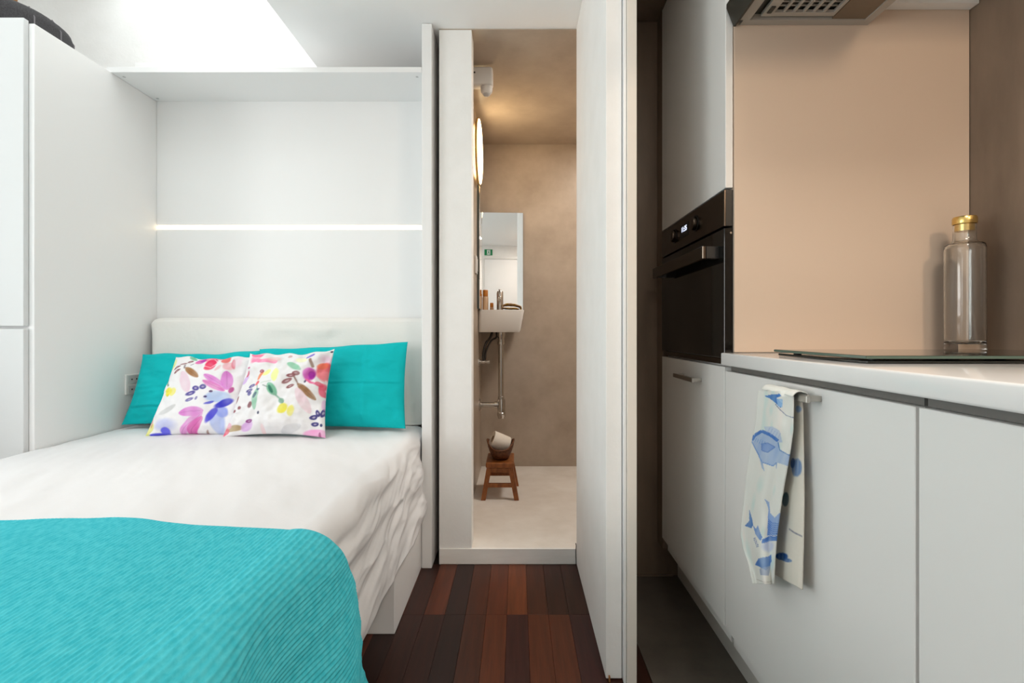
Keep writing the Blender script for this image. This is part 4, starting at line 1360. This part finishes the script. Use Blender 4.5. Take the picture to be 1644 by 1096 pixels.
# upper cabinet and hood
uc = thing('upper_cabinet', 'white upper wall cabinet above the extractor hood', 'cabinet', (0.9, 1.0, 1.805))
obj('carcass', B(0.575, XR - 0.002, 0.695, 1.2975, 1.806, 2.164), M_lam_k, uc)
obj('bottom_rail', B(0.915, XR - 0.002, 1.270, 1.2965, 1.792, 1.8055), M_lam_k, uc)
ho = thing('extractor_hood', 'grey extractor hood with slotted filter above the hob', 'hood', (0.74, 0.99, 1.752))
HZ0 = 1.752
bm = bmesh.new()
box(bm, 0.580, 0.912, 0.70, 0.716, HZ0, 1.8055)
box(bm, 0.580, 0.912, 1.276, 1.2965, HZ0, 1.8055)
box(bm, 0.570, 0.596, 0.716, 1.276, HZ0, 1.8055)
box(bm, 0.892, 0.912, 0.716, 1.276, HZ0, 1.8055)
obj('frame', bm, M_hoodgrey, ho)
obj('inner_deck', B(0.596, 0.892, 0.716, 1.276, HZ0 + 0.016, HZ0 + 0.022), M_hooddark, ho)
obj('front_fascia', prism(bmesh.new(), [(0.563, HZ0 - 0.004), (0.569, HZ0 - 0.004), (0.569, 1.8055), (0.545, 1.8055), (0.545, 1.795)], 'y', 0.70, 1.2965), M_hooddark, ho)
obj('light_cover', B(0.806, 0.8915, 0.716, 1.2755, HZ0 + 0.003, HZ0 + 0.012), M_taupe, ho)
fl = obj('filter_frame', box(box(box(box(bmesh.new(), 0.628, 0.804, 1.252, 1.266, HZ0 + 0.004, HZ0 + 0.012), 0.796, 0.804, 0.74, 1.252, HZ0 + 0.004, HZ0 + 0.012), 0.620, 0.646, 0.74, 1.266, HZ0 + 0.003, HZ0 + 0.012), 0.628, 0.804, 0.726, 0.74, HZ0 + 0.004, HZ0 + 0.012), M_hoodgrey, ho)
obj('latch', B(0.627, 0.637, 1.225, 1.250, HZ0 + 0.000, HZ0 + 0.0028), M_hooddark, fl)
for k in range(1, 6):
    xx = 0.646 + 0.150 * k / 6
    obj('filter_bar', B(xx - 0.003, xx + 0.003, 0.741, 1.2515, HZ0 + 0.005, HZ0 + 0.011), M_hoodgrey, fl)
for k in range(1, 34):
    yy = 0.741 + 0.511 * k / 34
    obj('filter_slat', B(0.6465, 0.7955, yy - 0.0013, yy + 0.0013, HZ0 + 0.0112, HZ0 + 0.0152), M_hoodgrey, fl)

# ---- tea towel with fish print hanging on the handle
front_left = [(627, 1219), (650, 1217), (680, 1214), (720, 1206), (760, 1200), (790, 1197), (830, 1192), (857, 1190), (880, 1194), (905, 1202), (937, 1209)]
front_right = [(627, 1268), (636, 1275), (690, 1274), (720, 1270), (760, 1263), (800, 1256), (830, 1252), (860, 1248), (900, 1245), (937, 1243)]
rear_left = [(640, 1262), (700, 1258), (760, 1246), (800, 1240), (860, 1236), (905, 1236), (932, 1238)]
rear_right = [(640, 1287), (660, 1289), (720, 1291), (800, 1292), (870, 1291), (932, 1289)]


def interp(tab, y):
    return float(np.interp(y, [t[0] for t in tab], [t[1] for t in tab]))


def towel_uv(px, py, L, R, y0, y1):
    return ((px - interp(L, py)) / (interp(R, py) - interp(L, py)), 1 - (py - y0) / (y1 - y0))


def paint_towel_front(a, b):
    P_ = Painter(a, b, (226, 226, 220), 21)
    T4 = lambda x, y: towel_uv(1180 + x / 6.446, 610 + y / 6.446, front_left, front_right, 627, 937)
    T5 = lambda x, y: towel_uv(1180 + x / 6.09, 770 + y / 6.09, front_left, front_right, 627, 937)
    kx, ky = 1 / (6.4 * 62), 1 / (6.4 * 310)
    # aqua washes in long vertical streaks
    r = np.random.RandomState(5)
    for _ in range(26):
        u0, v0 = r.uniform(0, 1), r.uniform(0, 1)
        P_.blob((u0, v0), r.uniform(0.05, 0.12), r.uniform(0.03, 0.09), (188, 220, 216) if r.rand() < 0.7 else (236, 222, 214), 0.45, 0.0, 0.8)
    def O(f, x, y, rx, ry, c, al=0.9, so=0.2):
        u, v = f(x, y)
        P_.blob((u, v), rx * kx, ry * ky, c, al, 0.0, so, 0.12)
    def poly(f, pts, c, al=0.9):
        q = np.array([f(*p) for p in pts])
        inside = np.zeros(a.shape, bool)
        n = len(q)
        for i in range(n):
            x1, y1 = q[i]; x2, y2 = q[(i + 1) % n]
            if y1 == y2:
                continue
            c_ = ((y1 > b) != (y2 > b)) & (a < (x2 - x1) * (b - y1) / (y2 - y1) + x1)
            inside ^= c_
        P_.put(inside.astype(float), c, al)
    def line(f, pts, w, c, al=0.9):
        # thin strips, widths in crop pixels
        for (x1, y1), (x2, y2) in zip(pts[:-1], pts[1:]):
            dx, dy = x2 - x1, y2 - y1
            L = math.hypot(dx, dy); nx, ny = -dy / L * w / 2, dx / L * w / 2
            poly(f, [(x1 + nx, y1 + ny), (x2 + nx, y2 + ny), (x2 - nx, y2 - ny), (x1 - nx, y1 - ny)], c, al)
    # top fish fragment
    poly(T4, [(315, 165), (380, 150), (470, 142), (490, 165), (440, 185), (500, 240), (480, 290), (430, 235), (370, 190)], (70, 122, 190))
    poly(T4, [(440, 190), (500, 190), (500, 280), (455, 270)], (150, 186, 224), 0.8)
    line(T4, [(430, 250), (480, 310), (540, 365), (615, 390)], 9, (120, 132, 158))
    # big fish
    poly(T4, [(180, 620), (215, 570), (290, 522), (380, 560), (455, 620), (460, 720), (570, 780), (560, 890), (440, 850), (400, 885), (290, 850), (230, 720)], (158, 180, 214), 0.92)
    poly(T4, [(310, 480), (400, 480), (470, 520), (500, 640), (455, 640), (400, 570), (330, 535)], (176, 192, 220), 0.8)
    line(T4, [(185, 620), (215, 570), (290, 528), (380, 568), (455, 625)], 34, (58, 108, 186), 0.9)
    poly(T4, [(290, 660), (350, 650), (425, 690), (350, 750), (290, 730)], (122, 152, 206), 0.9)
    line(T4, [(290, 660), (350, 650), (425, 690), (350, 750), (290, 730), (290, 660)], 10, (92, 126, 190), 0.8)
    line(T4, [(180, 630), (235, 730), (290, 850), (400, 885), (440, 850)], 12, (110, 146, 204), 0.85)
    line(T4, [(455, 640), (470, 720), (575, 780)], 12, (84, 128, 190), 0.85)
    for k in range(5):
        line(T4, [(215 + 22 * k, 640 + 10 * k), (235 + 22 * k, 600 + 8 * k)], 7, (110, 150, 205), 0.7)
        line(T4, [(345 + 28 * k, 545 + 12 * k), (375 + 26 * k, 490 + 14 * k)], 6, (140, 160, 208), 0.7)
    poly(T4, [(265, 810), (300, 860), (320, 950), (290, 910)], (140, 168, 208), 0.8)
    poly(T4, [(425, 850), (445, 850), (435, 915)], (120, 150, 200), 0.8)
    # lower fish: tail, body, striped fin
    poly(T5, [(150, 285), (175, 370), (190, 440), (172, 475), (105, 450), (150, 400)], (64, 112, 184))
    poly(T5, [(185, 440), (215, 480), (235, 445), (275, 560), (260, 600), (215, 540)], (104, 142, 206))
    poly(T5, [(295, 185), (340, 215), (350, 320), (400, 370), (470, 300), (470, 540), (310, 540), (320, 420), (330, 280)], (128, 160, 214), 0.9)
    for k in range(8):
        line(T5, [(325, 380 + 20 * k), (370, 420 + 20 * k), (430, 430 + 20 * k)], 7, (74, 116, 190), 0.8)
    poly(T5, [(270, 580), (330, 545), (430, 555), (420, 600), (330, 600), (270, 620)], (74, 120, 194), 0.9)
    O(T5, 330, 650, 90, 70, (186, 196, 222), 0.85, 0.4)
    for k in range(6):
        line(T5, [(190 + 6 * k, 575 + 16 * k), (215 + 6 * k, 570 + 16 * k)], 8, (70, 96, 160), 0.85)
    poly(T5, [(205, 830), (240, 770), (365, 730), (370, 800), (300, 880), (250, 850)], (82, 124, 190), 0.9)
    poly(T5, [(250, 870), (345, 830), (320, 930), (260, 930)], (160, 172, 196), 0.85)
    line(T5, [(220, 970), (290, 1000), (360, 985)], 10, (196, 190, 182), 0.7)
    return P_.c


def paint_towel_rear(a, b):
    P_ = Painter(a, b, (222, 216, 204), 33)
    T4 = lambda x, y: towel_uv(1180 + x / 6.446, 610 + y / 6.446, rear_left, rear_right, 640, 932)
    T5 = lambda x, y: towel_uv(1180 + x / 6.09, 770 + y / 6.09, rear_left, rear_right, 640, 932)
    kx, ky = 1 / (6.4 * 48), 1 / (6.4 * 292)
    def O(f, x, y, rx, ry, c, al=0.9, so=0.2):
        P_.blob(f(x, y), rx * kx, ry * ky, c, al, 0.0, so, 0.12)
    O(T4, 650, 905, 62, 100, (96, 128, 176), 0.9); O(T4, 610, 860, 30, 60, (60, 90, 140), 0.8)
    O(T4, 665, 300, 44, 40, (140, 168, 206), 0.9)
    O(T5, 505, 190, 34, 80, (44, 76, 92), 0.9); O(T5, 465, 750, 66, 46, (32, 80, 150), 0.95); O(T5, 520, 785, 50, 20, (70, 110, 170), 0.85)
    P_.stroke([T5(540, 480), T5(590, 515), T5(665, 552)], 0.008, (110, 112, 130), 0.9)
    return P_.c


tw = thing('tea_towel', 'white tea towel with blue fish print hanging on the cabinet handle', 'towel', (0.50, 1.0, 0.40))


def towel_sheet(name, L, R, y0, y1, Xp, paint, folds, nu=90, nv=300, slant=0.0):
    P = np.zeros((nu, nv, 3))
    A = np.zeros((nu, nv)); Bv = np.zeros((nu, nv))
    for j in range(nv):
        t = j / (nv - 1)
        for i in range(nu):
            u = i / (nu - 1)
            py = y0 + (y1 - y0) * t + slant * (u - 0.5) * 2 * max(0, (t - 0.85) / 0.15)
            pyq = y0 + (y1 - y0) * t
            px = interp(L, pyq) * (1 - u) + interp(R, pyq) * u
            # wavy pleats in depth, deeper towards the free end
            amp = 0.003 + 0.010 * t
            X = Xp - amp * (0.5 + 0.5 * math.cos(folds * math.pi * 2 * (u + 0.10 * math.sin(t * 3)) + 0.8)) + 0.002 * noise.noise((u * 4, t * 7, Xp * 50))
            X -= 0.006 * math.sin(math.pi * u)
            Y = X * F / (px - CX)
            P[i, j] = (X, Y, EYE - (py - CY) * Y / F)
            A[i, j] = u; Bv[i, j] = 1 - t
    return grid_obj(name, P, M_fish, tw, 0.0022, lin(paint(A, Bv)))


towel_sheet('front_layer', front_left, front_right, 627, 937, 0.5085, paint_towel_front, 1.5)
towel_sheet('rear_layer', rear_left, rear_right, 640, 932, 0.5345, paint_towel_rear, 0.9, 60, 240, slant=14)
# the fold over the handle
P = np.zeros((40, 18, 3))
for i in range(40):
    y = 0.908 + (1.022 - 0.908) * i / 39
    for j in range(18):
        a = math.pi * j / 17
        P[i, j] = (0.517 - 0.0135 * math.cos(a), y, 0.8365 + 0.008 * math.sin(a) + 0.002 * noise.noise((y * 30, a, 0)))
cols = np.ones((40, 18, 3)) * lin((228, 228, 222))
grid_obj('top_fold', P, M_fish, tw, 0.002, cols)

bpy.context.view_layer.update()
